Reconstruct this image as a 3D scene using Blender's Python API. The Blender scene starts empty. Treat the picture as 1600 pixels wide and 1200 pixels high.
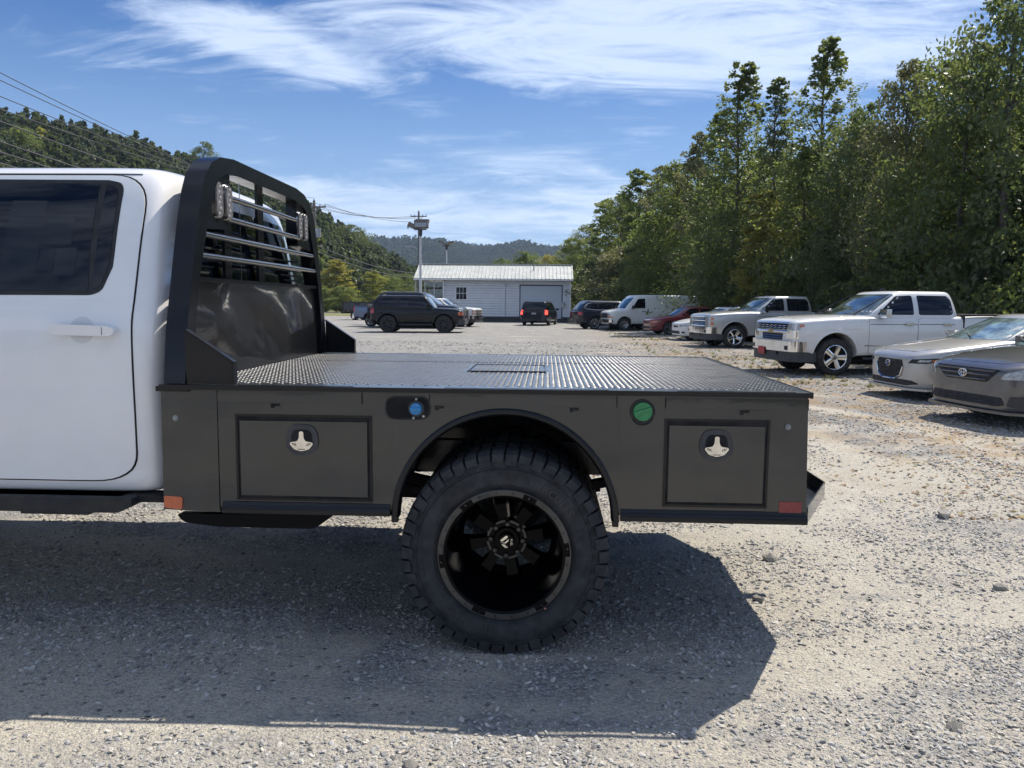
import bpy, bmesh, math, random
import numpy as np
from math import sin, cos, pi, radians as R, atan2, sqrt
from mathutils import Vector, Matrix, noise as mnoise
from mathutils.bvhtree import BVHTree
random.seed(7); np.random.seed(7)
S = bpy.context.scene
COL = S.collection

# ------------------------------------------------------------------ camera
cam_d = bpy.data.cameras.new('camera'); cam = bpy.data.objects.new('camera', cam_d); COL.objects.link(cam)
cam_d.sensor_width = 36; cam_d.lens = 1202/1600*36; cam_d.clip_start = .05; cam_d.clip_end = 12000
YAW, PIT, ROL = R(2.5), R(5.96), R(.5)
fw = Vector((-sin(YAW)*cos(PIT), cos(YAW)*cos(PIT), -sin(PIT)))
r0 = Vector((cos(YAW), sin(YAW), 0)); u0 = r0.cross(fw)
rr = r0*cos(ROL)+u0*sin(ROL); uu = u0*cos(ROL)-r0*sin(ROL)
M4 = Matrix.Identity(4)
for i in range(3): M4[i][0] = rr[i]; M4[i][1] = uu[i]; M4[i][2] = -fw[i]
M4[2][3] = 1.5
cam.matrix_world = M4
S.camera = cam
# ------------------------------------------------------------------ sun, sky, exposure
SUN_EL, SUN_AZ = R(54.8), R(42.9)          # azimuth from +Y towards +X
SKY_STR, SUN_STR = .10, 3.2
S.view_settings.view_transform = 'Standard'; S.view_settings.look = 'None'
S.view_settings.gamma = 1; S.view_settings.use_curve_mapping = False
S.view_settings.exposure = 1.03
sd = bpy.data.lights.new('sun', 'SUN'); sd.energy = SUN_STR; sd.angle = R(.5); sd.color = (1, .93, .82)
so = bpy.data.objects.new('sun', sd); COL.objects.link(so)
sv = Vector((sin(SUN_AZ)*cos(SUN_EL), cos(SUN_AZ)*cos(SUN_EL), sin(SUN_EL)))
so.rotation_euler = sv.to_track_quat('Z', 'Y').to_euler(); so.location = (20, 20, 60)
W = bpy.data.worlds.new('World'); S.world = W; W.use_nodes = True
S.cycles.max_bounces = 6; S.cycles.transparent_max_bounces = 6; S.cycles.volume_bounces = 0
S.cycles.diffuse_bounces = 3; S.cycles.glossy_bounces = 3; S.cycles.transmission_bounces = 4
S.cycles.caustics_reflective = False; S.cycles.caustics_refractive = False
try: S.cycles.use_denoising = True
except Exception: pass

class NT:
    """small node tree helper"""
    def __init__(s, nt): s.nt = nt; nt.nodes.clear()
    def n(s, typ, **k):
        nd = s.nt.nodes.new(typ); ins = k.pop('ins', {})
        for a, b in k.items(): setattr(nd, a, b)
        for a, b in ins.items():
            so_ = nd.inputs[a]
            if isinstance(b, bpy.types.NodeSocket): s.nt.links.new(b, so_)
            else: so_.default_value = b
        return nd
    def m(s, op, a, b=0., c=0., clamp=False):
        nd = s.nt.nodes.new('ShaderNodeMath'); nd.operation = op; nd.use_clamp = clamp
        for i, v in enumerate((a, b, c)):
            if isinstance(v, bpy.types.NodeSocket): s.nt.links.new(v, nd.inputs[i])
            else: nd.inputs[i].default_value = v
        return nd.outputs[0]
    def mix(s, f, a, b, blend='MIX'):
        nd = s.nt.nodes.new('ShaderNodeMix'); nd.data_type = 'RGBA'; nd.blend_type = blend
        for i, v in ((0, f), (6, a), (7, b)):
            if isinstance(v, bpy.types.NodeSocket): s.nt.links.new(v, nd.inputs[i])
            else: nd.inputs[i].default_value = v if i == 0 or len(v) == 4 else (*v, 1)
        return nd.outputs[2]
    def ramp(s, f, lo, hi, a=0., b=1., smooth=True):
        nd = s.nt.nodes.new('ShaderNodeMapRange'); nd.interpolation_type = 'SMOOTHSTEP' if smooth else 'LINEAR'
        s.nt.links.new(f, nd.inputs[0])
        for i, v in zip((1, 2, 3, 4), (lo, hi, a, b)): nd.inputs[i].default_value = v
        return nd.outputs[0]
    def noise(s, vec, scale, detail=3., rough=.5, dist=0., out=0):
        nd = s.nt.nodes.new('ShaderNodeTexNoise')
        if vec: s.nt.links.new(vec, nd.inputs['Vector'])
        nd.inputs['Scale'].default_value = scale; nd.inputs['Detail'].default_value = detail
        nd.inputs['Roughness'].default_value = rough; nd.inputs['Distortion'].default_value = dist
        return nd.outputs[out]
    def vor(s, vec, scale, feature='F1', rnd=1.):
        nd = s.nt.nodes.new('ShaderNodeTexVoronoi'); nd.feature = feature
        if vec: s.nt.links.new(vec, nd.inputs['Vector'])
        nd.inputs['Scale'].default_value = scale; nd.inputs['Randomness'].default_value = rnd
        return nd

def build_sky():
    t = NT(W.node_tree)
    sky = t.n('ShaderNodeTexSky', sky_type='NISHITA', sun_disc=False, sun_elevation=SUN_EL, sun_rotation=SUN_AZ,
              altitude=200, air_density=1.0, dust_density=.3, ozone_density=2.0)
    geo = t.n('ShaderNodeTexCoord').outputs['Generated']
    sp = t.n('ShaderNodeSeparateXYZ', ins={0: geo})
    x, y, z = sp.outputs
    # flat cloud layer high above: direction -> point on the layer
    zz = t.m('ADD', t.m('MAXIMUM', z, 0.), .22)
    px = t.m('DIVIDE', x, zz); py = t.m('DIVIDE', y, zz)
    P = t.n('ShaderNodeCombineXYZ', ins={0: px, 1: py, 2: 0.}).outputs[0]
    mp = t.n('ShaderNodeMapping', ins={0: P, 'Rotation': (0, 0, R(-30)), 'Scale': (.5, 1.3, 1)}).outputs[0]
    n1 = t.noise(mp, 1.5, 9., .60, 1.1)
    n2 = t.noise(mp, 5., 10., .70, 1.8)
    n = t.m('ADD', t.m('MULTIPLY', n1, .55), t.m('MULTIPLY', n2, .45))
    # banks of cirrus: each a soft region of the sky where the layer is dense
    yy = t.m('MAXIMUM', y, .02)
    gx = t.m('DIVIDE', x, yy); gz = t.m('DIVIDE', z, yy)
    tot = None
    for (cx, cz, sx, sz, ang, amp) in CLOUDS:
        dx = t.m('SUBTRACT', gx, cx); dz = t.m('SUBTRACT', gz, cz)
        c, s_ = cos(ang), sin(ang)
        a = t.m('ADD', t.m('MULTIPLY', dx, c/sx), t.m('MULTIPLY', dz, s_/sx))
        b = t.m('ADD', t.m('MULTIPLY', dx, -s_/sz), t.m('MULTIPLY', dz, c/sz))
        q = t.m('ADD', t.m('MULTIPLY', a, a), t.m('MULTIPLY', b, b))
        e = t.m('MULTIPLY', t.m('EXPONENT', t.m('MULTIPLY', q, -1.)), amp)
        tot = e if tot is None else t.m('ADD', tot, e)
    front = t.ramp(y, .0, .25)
    fill_cloud = t.m('MAXIMUM', t.m('MULTIPLY', t.m('SUBTRACT', 1., front), .85), t.ramp(z, .5, .8, 0., 1.))  # unseen cloud behind and overhead, added to brighten the shaded ground
    bank = t.m('MINIMUM', t.m('ADD', t.m('MULTIPLY', tot, front), fill_cloud), 1.05)
    den = t.m('ADD', t.m('MULTIPLY', t.m('SUBTRACT', n, .5), 4.9), t.m('SUBTRACT', t.m('MULTIPLY', bank, .84), .27))
    msk = t.ramp(den, -.10, 1.10)
    msk = t.m('MULTIPLY', msk, t.ramp(z, .0, .05))
    msk = t.m('MULTIPLY', msk, .80)
    sk = t.n('ShaderNodeHueSaturation', ins={'Saturation': 1.62, 'Value': .43, 'Hue': .515, 'Color': sky.outputs[0]}).outputs[0]
    sk = t.mix(t.m('MULTIPLY', t.ramp(z, .45, -.05), .9), sk, (2.15, 3.2, 4.9))
    col = t.mix(msk, sk, (4.3, 5.0, 6.1))
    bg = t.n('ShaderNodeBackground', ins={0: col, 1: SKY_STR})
    out = t.n('ShaderNodeOutputWorld', ins={0: bg.outputs[0]})
def pxg(px, py):   # measured on the photograph: tangent of azimuth / elevation about +Y
    d = fw + rr*((px-800)/1202) - uu*((py-600)/1202)
    return d.x/d.y, d.z/d.y
CLOUDS = []
for (px, py, sx, sz, ang, amp) in [(930, 40, 380, 60, -4, .9), (1180, 50, 320, 70, 3, .95), (1010, 120, 230, 55, -10, .75), (870, 135, 130, 30, -14, .5),
        (1000, -90, 600, 70, 0, .8), (310, 30, 200, 30, -13, 1.05), (440, 80, 130, 26, -20, .85), (560, 135, 210, 26, -16, .55), (650, 170, 90, 22, -8, .45),
        (630, 255, 42, 12, -8, .75), (850, 272, 160, 32, -8, 1.15), (930, 300, 90, 34, -20, .7), (780, 345, 340, 34, -3, 1.2), (560, 310, 180, 30, -6, 1.05),
        (680, 380, 260, 14, -2, .5), (640, 215, 70, 16, -4, .45), (1000, 200, 90, 22, -8, .5), (1480, 75, 120, 28, 8, .6), (1500, 5, 110, 25, 5, .7), (1350, 140, 160, 40, 6, .55), (900, 235, 120, 16, 4, .4)]:
    g = pxg(px, py); CLOUDS.append((g[0], g[1], sx/1202, sz/1202, R(ang), amp))
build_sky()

# ------------------------------------------------------------------ materials
MATS = {}
def mat(name, col, rough=.5, metal=0., coat=0., spec=.5, var=0., vscale=6., bump=0., bscale=40., trans=None, coat_r=.03, emis=None, dust=0.):
    if name in MATS: return MATS[name]
    m = bpy.data.materials.new(name); m.use_nodes = True; MATS[name] = m
    t = NT(m.node_tree)
    b = t.n('ShaderNodeBsdfPrincipled'); o = t.n('ShaderNodeOutputMaterial')
    c4 = (*col, 1)
    b.inputs['Base Color'].default_value = c4
    b.inputs['Roughness'].default_value = rough; b.inputs['Metallic'].default_value = metal
    b.inputs['Coat Weight'].default_value = coat; b.inputs['Coat Roughness'].default_value = coat_r
    b.inputs['Specular IOR Level'].default_value = spec
    tc = t.n('ShaderNodeTexCoord').outputs['Object']
    L = m.node_tree.links
    if var or dust:
        n = t.noise(tc, vscale, 5., .6)
        dk = tuple(c*(1-var) for c in col); lt = tuple(min(1, c*(1+var)) for c in col)
        c = t.mix(t.ramp(n, .3, .7), dk, lt)
        if dust:
            z = t.n('ShaderNodeSeparateXYZ', ins={0: tc}).outputs[2]
            f = t.m('MULTIPLY', t.m('MULTIPLY', t.ramp(z, 1.1, .25), dust), t.ramp(t.noise(tc, 9., 6., .7), .3, .75))
            c = t.mix(f, c, (.38, .34, .28))
            L.new(t.m('ADD', rough, t.m('MULTIPLY', f, .5)), b.inputs['Roughness'])
        else:
            L.new(t.ramp(t.noise(tc, vscale*2.3, 4.), .3, .7, rough*.85, min(1, rough*1.2)), b.inputs['Roughness'])
        L.new(c, b.inputs['Base Color'])
    if bump:
        bn = t.n('ShaderNodeBump', ins={'Strength': 1., 'Distance': bump, 'Height': t.noise(tc, bscale, 4., .6)})
        L.new(bn.outputs[0], b.inputs['Normal'])
        if coat: L.new(bn.outputs[0], b.inputs['Coat Normal'])
    if emis: b.inputs['Emission Color'].default_value = (*emis[0], 1); b.inputs['Emission Strength'].default_value = emis[1]
    sh = b.outputs[0]
    if trans:
        tr = t.n('ShaderNodeBsdfTranslucent', ins={0: (*trans[0], 1)})
        sh = t.n('ShaderNodeMixShader', ins={0: trans[1], 1: sh, 2: tr.outputs[0]}).outputs[0]
    L.new(sh, o.inputs[0])
    return m

PAINT_BLK = mat('black_gloss_paint', (.004, .005, .008), .4, coat=.5, spec=.15, bump=.0006, bscale=55, var=.3, vscale=3, coat_r=.06)
SIDE_BLK = mat('black_bed_paint', (.009, .0105, .0115), .40, coat=1., spec=.5, bump=.0012, bscale=9, var=.35, vscale=2.5, coat_r=.05, dust=.035)
DECK = mat('black_tread_plate', (.018, .020, .026), .38, metal=.15, coat=1., spec=.5, var=.3, vscale=4, bump=.0008, bscale=60, coat_r=.22)
WHITE = mat('white_car_paint', (.86, .86, .86), .28, coat=1., var=.02, vscale=2, dust=.10)
WHITE2 = mat('white_pickup_paint', (.74, .74, .72), .35, coat=1., var=.02, dust=.1)
SILVER = mat('silver_paint', (.50, .51, .51), .32, metal=.35, coat=1., var=.03, dust=.15)
VANW = mat('white_van_paint', (.70, .71, .69), .4, coat=.8, var=.03, dust=.2)
BEIGE = mat('beige_silver_paint', (.47, .46, .44), .30, metal=.25, coat=1., var=.03, dust=.1)
GRAYP = mat('gray_car_paint', (.10, .10, .103), .28, metal=.35, coat=1., var=.05, dust=.12)
REDP = mat('dark_red_paint', (.20, .012, .02), .35, coat=1., var=.08, dust=.15)
REDT = mat('red_truck_paint', (.28, .02, .025), .35, coat=1., var=.08, dust=.15)
NAVY = mat('navy_paint', (.007, .010, .020), .3, spec=.25, coat=.6, var=.1, dust=.02)
BLKP = mat('black_car_paint', (.005, .005, .007), .3, spec=.2, coat=.45, var=.1, dust=.02)
BLUEP = mat('blue_gray_paint', (.09, .13, .22), .3, coat=1., metal=.3, var=.1, dust=.1)
GLASS = mat('tinted_glass', (.004, .006, .010), .03, coat=.0, spec=.5, var=.3, vscale=5)
WSHIELD = mat('windshield_glass', (.06, .085, .09), .05, coat=1., spec=.8, var=.6, vscale=3)
RUB = mat('tyre_rubber', (.036, .037, .040), .78, spec=.35, var=.35, vscale=14, bump=.0008, bscale=120)
RUBD = mat('dusty_tyre_rubber', (.035, .034, .032), .85, spec=.3, var=.4, vscale=14)
PLAS = mat('black_plastic', (.018, .018, .02), .6, var=.2)
PLASG = mat('dark_gray_plastic', (.05, .05, .055), .55, var=.2)
DARK = mat('underbody_black', (.008, .008, .009), .8, var=.3)
CHROME = mat('chrome', (.75, .76, .78), .09, metal=1., var=.05)
ALLOY = mat('polished_alloy', (.55, .56, .57), .2, metal=1., var=.08)
GUN = mat('gunmetal_rim_ring', (.065, .065, .065), .38, metal=.6, var=.2, coat=.3)
RIMBLK = mat('gloss_black_rim', (.002, .002, .003), .22, coat=.0, spec=.10)
LAMPC = mat('clear_lamp_lens', (.34, .35, .35), .12, coat=1., spec=.8, var=.3, vscale=30)
LAMPW = mat('white_led_dot', (.50, .48, .46), .2, coat=1.)
LAMPR = mat('red_lamp_lens', (.45, .01, .012), .15, coat=1., var=.3, vscale=20)
LITRED = mat('lit_brake_lamp', (.6, .03, .03), .2, coat=1., emis=((1, .08, .05), 1.2))
AMBER = mat('amber_reflector', (.62, .13, .04), .35, coat=1., var=.12, vscale=60)
AMBERL = mat('amber_lamp_lens', (.55, .16, .05), .2, coat=1., var=.2, vscale=40)
REDREF = mat('red_reflector', (.22, .015, .022), .4, coat=.6, var=.15, vscale=60)
BLUECAP = mat('blue_cap', (.02, .24, .55), .35, coat=.3, var=.15, vscale=40)
GREENCAP = mat('green_cap', (.02, .23, .08), .4, coat=.3, var=.15, vscale=40)
STEEL = mat('polished_steel', (.72, .71, .68), .16, metal=1., var=.1, vscale=25)
ZINC = mat('galvanised_steel', (.36, .37, .38), .45, metal=.6, var=.25, vscale=8)
WOODP = mat('weathered_pole_wood', (.16, .14, .125), .85, var=.35, vscale=9, bump=.004)
WIRE = mat('wire', (.05, .05, .055), .6)
SIDING = mat('white_siding', (.64, .67, .71), .55, var=.05, vscale=1.3)
TRIM = mat('white_trim', (.72, .73, .74), .5, var=.04)
ROOFM = mat('pale_metal_roof', (.56, .57, .53), .42, metal=.25, var=.1, vscale=1.5)
CONC = mat('dark_block_base', (.05, .052, .055), .9, var=.4, vscale=4, bump=.01, bscale=6)
STICK = mat('tint_dimmed_sticker', (.010, .013, .018), .05, spec=.5)
PLATER = mat('red_plate', (.38, .03, .04), .4, var=.2, vscale=30)
BRICKH = mat('brown_house_roof', (.14, .10, .085), .8, var=.2, vscale=3)
RSTONE = mat('limestone_rock', (.46, .43, .38), .9, var=.35, vscale=14, bump=.01, bscale=25)

def leafmat(name, a, b, tcol, tf=.35, ro=.45):
    m = bpy.data.materials.new(name); m.use_nodes = True; MATS[name] = m
    t = NT(m.node_tree)
    oi = t.n('ShaderNodeObjectInfo').outputs['Random']
    geo = t.n('ShaderNodeNewGeometry')
    isl = geo.outputs['Random Per Island']
    tc = t.n('ShaderNodeTexCoord').outputs['Object']
    n = t.noise(tc, .55, 3., .6)
    f = t.m('ADD', t.m('MULTIPLY', isl, .45), t.m('MULTIPLY', t.ramp(n, .3, .7), .55))
    c = t.mix(f, a, b)
    v = t.ramp(oi, 0, 1, .78, 1.5, False)
    c = t.n('ShaderNodeHueSaturation', ins={'Value': v, 'Hue': t.ramp(t.m('FRACT', t.m('MULTIPLY', oi, 7.3)), 0, 1, .480, .522, False), 'Color': c}).outputs[0]
    bs = t.n('ShaderNodeBsdfPrincipled', ins={'Base Color': c, 'Roughness': ro, 'Specular IOR Level': .5})
    c2 = t.mix(.5, c, tcol)
    tr = t.n('ShaderNodeBsdfTranslucent', ins={0: c2})
    mx = t.n('ShaderNodeMixShader', ins={0: tf, 1: bs.outputs[0], 2: tr.outputs[0]})
    t.n('ShaderNodeOutputMaterial', ins={0: mx.outputs[0]})
    return m
LEAF = leafmat('green_leaves', (.06, .085, .03), (.17, .205, .06), (.34, .40, .08), .55)
LEAFD = leafmat('dark_leaves', (.042, .062, .028), (.12, .15, .055), (.24, .29, .07), .5)
LEAFY = leafmat('yellowing_leaves', (.15, .16, .035), (.34, .32, .07), (.55, .52, .10), .52)
LEAFF = leafmat('hill_leaves', (.032, .050, .026), (.090, .115, .045), (.15, .18, .06), .35, .7)
BARK = mat('bark', (.085, .07, .058), .9, var=.4, vscale=12, bump=.01)
LEAFO = leafmat('olive_gray_leaves', (.085, .095, .045), (.21, .215, .10), (.30, .30, .10), .45)
GRASSM = leafmat('dry_grass', (.12, .115, .04), (.26, .23, .10), (.3, .28, .1), .3)

# ------------------------------------------------------------------ mesh helpers
def link(o, parent=None):
    COL.objects.link(o)
    if parent is not None: o.parent = parent
    return o
def tag(o, label=None, cat=None, group=None, kind=None):
    if label: o['label'] = label
    if cat: o['category'] = cat
    if group: o['group'] = group
    if kind: o['kind'] = kind
    return o
def empty(name, loc=(0, 0, 0), rz=0, **k):
    o = bpy.data.objects.new(name, None); o.location = loc; o.rotation_euler = (0, 0, rz); o.empty_display_size = .2
    COL.objects.link(o); return tag(o, **k)
def obj_from(name, verts, faces, mats, parent=None, smooth=None, mi=None):
    me = bpy.data.meshes.new(name); me.from_pydata(verts, [], faces)
    for m in (mats if isinstance(mats, (list, tuple)) else [mats]): me.materials.append(m)
    if mi is not None: me.polygons.foreach_set('material_index', mi)
    if smooth is not None:
        me.polygons.foreach_set('use_smooth', [True]*len(me.polygons)); me.set_sharp_from_angle(angle=R(smooth))
    me.update()
    return link(bpy.data.objects.new(name, me), parent)
class MB:
    def __init__(s): s.b = bmesh.new(); s.mi = 0
    def face(s, vs):
        f = s.b.faces.new(vs); f.material_index = s.mi; return f
    def verts(s, co): return [s.b.verts.new(c) for c in co]
    def box(s, c, d, rot=None, taper=None):
        vs = []
        for k in (-1, 1):
            for (i, j) in ((-1, -1), (1, -1), (1, 1), (-1, 1)):
                tx = ty = 1
                if taper and k == 1: tx, ty = taper
                v = Vector((i*d[0]/2*tx, j*d[1]/2*ty, k*d[2]/2))
                if rot is not None: v = rot @ v
                vs.append(s.b.verts.new(v+Vector(c)))
        for f in ((3, 2, 1, 0), (4, 5, 6, 7), (0, 1, 5, 4), (1, 2, 6, 5), (2, 3, 7, 6), (3, 0, 4, 7)): s.face([vs[i] for i in f])
        return s
    def bx(s, x0, x1, y0, y1, z0, z1): return s.box(((x0+x1)/2, (y0+y1)/2, (z0+z1)/2), (abs(x1-x0), abs(y1-y0), abs(z1-z0)))
    def cyl(s, p0, p1, r0, r1=None, n=16, caps=True):
        r1 = r0 if r1 is None else r1
        p0, p1 = Vector(p0), Vector(p1); q = (p1-p0).to_track_quat('Z', 'Y').to_matrix()
        a = [s.b.verts.new(p0+q @ Vector((r0*cos(2*pi*i/n), r0*sin(2*pi*i/n), 0))) for i in range(n)]
        b = [s.b.verts.new(p1+q @ Vector((r1*cos(2*pi*i/n), r1*sin(2*pi*i/n), 0))) for i in range(n)]
        for i in range(n): s.face([a[i], a[(i+1) % n], b[(i+1) % n], b[i]])
        if caps: s.face(a[::-1]); s.face(b)
        return s
    def tube(s, pts, r, n=8, closed=False):
        pts = [Vector(p) for p in pts]; rings = []; N = len(pts)
        for i, p in enumerate(pts):
            a = pts[(i-1) % N] if (closed or i > 0) else p; b = pts[(i+1) % N] if (closed or i < N-1) else p
            q = (b-a).to_track_quat('Z', 'Y').to_matrix()
            rad = r[i] if isinstance(r, (list, tuple)) else r
            rings.append([s.b.verts.new(p+q @ Vector((rad*cos(2*pi*k/n), rad*sin(2*pi*k/n), 0))) for k in range(n)])
        for i in range(N if closed else N-1):
            A, B = rings[i], rings[(i+1) % N]
            for k in range(n): s.face([A[k], A[(k+1) % n], B[(k+1) % n], B[k]])
        if not closed: s.face(rings[0][::-1]); s.face(rings[-1])
        return s
    def prism(s, poly, axis, d0, d1):
        """poly 2d extruded along an axis: axis y -> (x,z), x -> (y,z), z -> (x,y)"""
        def P(p, d): return {'y': (p[0], d, p[1]), 'x': (d, p[0], p[1]), 'z': (p[0], p[1], d)}[axis]
        a = s.verts([P(p, d0) for p in poly]); b = s.verts([P(p, d1) for p in poly]); n = len(poly)
        for i in range(n): s.face([a[i], a[(i+1) % n], b[(i+1) % n], b[i]])
        s.face(a[::-1]); s.face(b); return s
    def lathe(s, prof, c=(0, 0, 0), n=48, mis=None, a0=0, a1=2*pi):
        """prof (r, y) about the y axis"""
        full = abs(a1-a0-2*pi) < 1e-6; N = n if full else n+1
        rings = [[s.b.verts.new((c[0]+r*cos(a0+(a1-a0)*i/n), c[1]+y, c[2]+r*sin(a0+(a1-a0)*i/n))) for i in range(N)] for r, y in prof]
        for j in range(len(prof)-1):
            if mis: s.mi = mis[j]
            for i in range(n): s.face([rings[j][i], rings[j][(i+1) % N], rings[j+1][(i+1) % N], rings[j+1][i]])
        s.mi = 0
        return s
    def build(s, name, mats, parent=None, bevel=0, seg=2, smooth=35, normals=True):
        if bevel:
            es = [e for e in s.b.edges if len(e.link_faces) == 2 and e.calc_face_angle(0) > .5]
            bmesh.ops.bevel(s.b, geom=es, offset=bevel, segments=seg, profile=.6, affect='EDGES', clamp_overlap=True)
        if normals: bmesh.ops.recalc_face_normals(s.b, faces=s.b.faces)
        me = bpy.data.meshes.new(name); s.b.to_mesh(me); s.b.free()
        for m in (mats if isinstance(mats, (list, tuple)) else [mats]): me.materials.append(m)
        if smooth is not None:
            me.polygons.foreach_set('use_smooth', [True]*len(me.polygons)); me.set_sharp_from_angle(angle=R(smooth))
        return link(bpy.data.objects.new(name, me), parent)
def rpoly(pts, r, n=4):
    out = []; N = len(pts)
    for i, p in enumerate(pts):
        p = Vector(p).to_2d(); a = Vector(pts[i-1]).to_2d(); b = Vector(pts[(i+1) % N]).to_2d()
        rad = r[i] if isinstance(r, (list, tuple)) else r
        da, db = (a-p), (b-p); ra = min(rad, da.length*.45); rb = min(rad, db.length*.45)
        if rad <= 0: out.append(tuple(p)); continue
        A = p+da.normalized()*ra; B = p+db.normalized()*rb
        for k in range(n+1):
            t = k/n; out.append(tuple(A*(1-t)**2+p*2*t*(1-t)+B*t*t))
    return out
def circle(cx, cz, r, n=24, a0=0): return [(cx+r*cos(a0+2*pi*i/n), cz+r*sin(a0+2*pi*i/n)) for i in range(n)]
def dup(o, parent=None, loc=None, rot=None, scale=None):
    c = o.copy(); COL.objects.link(c)
    if parent is not None: c.parent = parent
    if loc is not None: c.location = loc
    if rot is not None: c.rotation_euler = rot
    if scale is not None: c.scale = scale
    return c
def dup_tree(o, loc, rz, **k):
    c = dup(o, None, loc, (0, 0, rz))
    for ch in list(o.children):
        d = dup(ch, c)
        for g in list(ch.children): dup(g, d)
    tag(c, **k); return c
def text_mesh(body, size, extrude, arc=None):
    cu = bpy.data.curves.new('t', 'FONT'); cu.body = body; cu.size = size; cu.extrude = extrude; cu.align_x = 'CENTER'; cu.resolution_u = 2
    o = bpy.data.objects.new('t', cu); COL.objects.link(o)
    dg = bpy.context.evaluated_depsgraph_get(); me = bpy.data.meshes.new_from_object(o.evaluated_get(dg))
    bpy.data.objects.remove(o); bpy.data.curves.remove(cu)
    return me

# ------------------------------------------------------------------ vehicles
def grid_body(stations, w_bulge=0., levels=1):
    """closed body skinned over cross sections (x, halfwidth, ztop, zbottom, crown)"""
    rings = []
    for (x, w, zt, zb, cr) in stations:
        h = zt-zb
        half = [(0, zt+cr), (.6*w, zt+cr*.65), (.88*w, zt), (.975*w, zt-.035*min(1, h*1.6)), (w*.998, zt-.14*h), (w+w_bulge, zt-.45*h), (.99*w, zb+.22*h), (.95*w, zb+.05*h), (.86*w, zb), (0, zb)]
        ring = [(x, -y, z) for y, z in half]+[(x, y, z) for y, z in half[-2:0:-1]]
        rings.append(ring)
    n = len(rings[0]); V = [v for r in rings for v in r]; F = []
    for i in range(len(rings)-1):
        for k in range(n): F.append((i*n+k, i*n+(k+1) % n, (i+1)*n+(k+1) % n, (i+1)*n+k))
    for base, rev in ((0, True), ((len(rings)-1)*n, False)):   # capped with quads across
        hn = n//2
        for k in range(hn):
            a, b, c, d = k, k+1, (n-k-1) % n, (n-k) % n
            q = [base+i for i in (a, b, c, d)]
            q = [v for j, v in enumerate(q) if v not in q[:j]]
            if len(q) >= 3: F.append(tuple(q if rev else q[::-1]))
    return V, F
def subsurf_mesh(V, F, lv):
    me = bpy.data.meshes.new('tmp'); me.from_pydata(V, [], F); o = bpy.data.objects.new('tmp', me); COL.objects.link(o)
    bm = bmesh.new(); bm.from_mesh(me); bmesh.ops.recalc_face_normals(bm, faces=bm.faces); bm.to_mesh(me); bm.free()
    if lv: m = o.modifiers.new('s', 'SUBSURF'); m.levels = lv; m.render_levels = lv
    return o
def bake(o):
    dg = bpy.context.evaluated_depsgraph_get(); me = bpy.data.meshes.new_from_object(o.evaluated_get(dg))
    old = o.data; o.modifiers.clear(); o.data = me; bpy.data.meshes.remove(old); return o
def finish(o, name, mats, parent, arches=(), smooth=40):
    me = o.data; me.materials.clear()
    for m in mats: me.materials.append(m)
    mi = []
    for p in me.polygons:
        c = p.center; k = 0
        for (ax, az, r, w_in) in arches:
            d2 = (c.x-ax)**2+(c.z-az)**2
            if d2 < (r*.99)**2 and p.normal.y*(1 if c.y < 0 else -1) < .0001+1 and abs(c.y) > w_in-.01 and (d2 < (r-.003)**2 or True):
                rad = Vector((c.x-ax, 0, c.z-az)).normalized()
                if abs(c.y) < w_in+.02 or p.normal.dot(rad) < -.6: k = 1
        if p.normal.z < -.8 and c.z < .6: k = 1
        mi.append(k)
    me.polygons.foreach_set('material_index', mi)
    me.polygons.foreach_set('use_smooth', [True]*len(me.polygons)); me.set_sharp_from_angle(angle=R(smooth))
    o.name = name; me.name = name; o.parent = parent
    return o
def cut_arches(o, arches, wmax):
    mb = MB()
    for (ax, az, r, w_in) in arches:
        for sgn in (-1, 1):
            mb.cyl((ax, sgn*w_in, az), (ax, sgn*(wmax+.3), az), r, n=40)
    c = mb.build('cutter', PLAS, smooth=None)
    m = o.modifiers.new('b', 'BOOLEAN'); m.operation = 'DIFFERENCE'; m.object = c; m.solver = 'EXACT'
    bake(o); me = c.data; bpy.data.objects.remove(c); bpy.data.meshes.remove(me)
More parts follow.
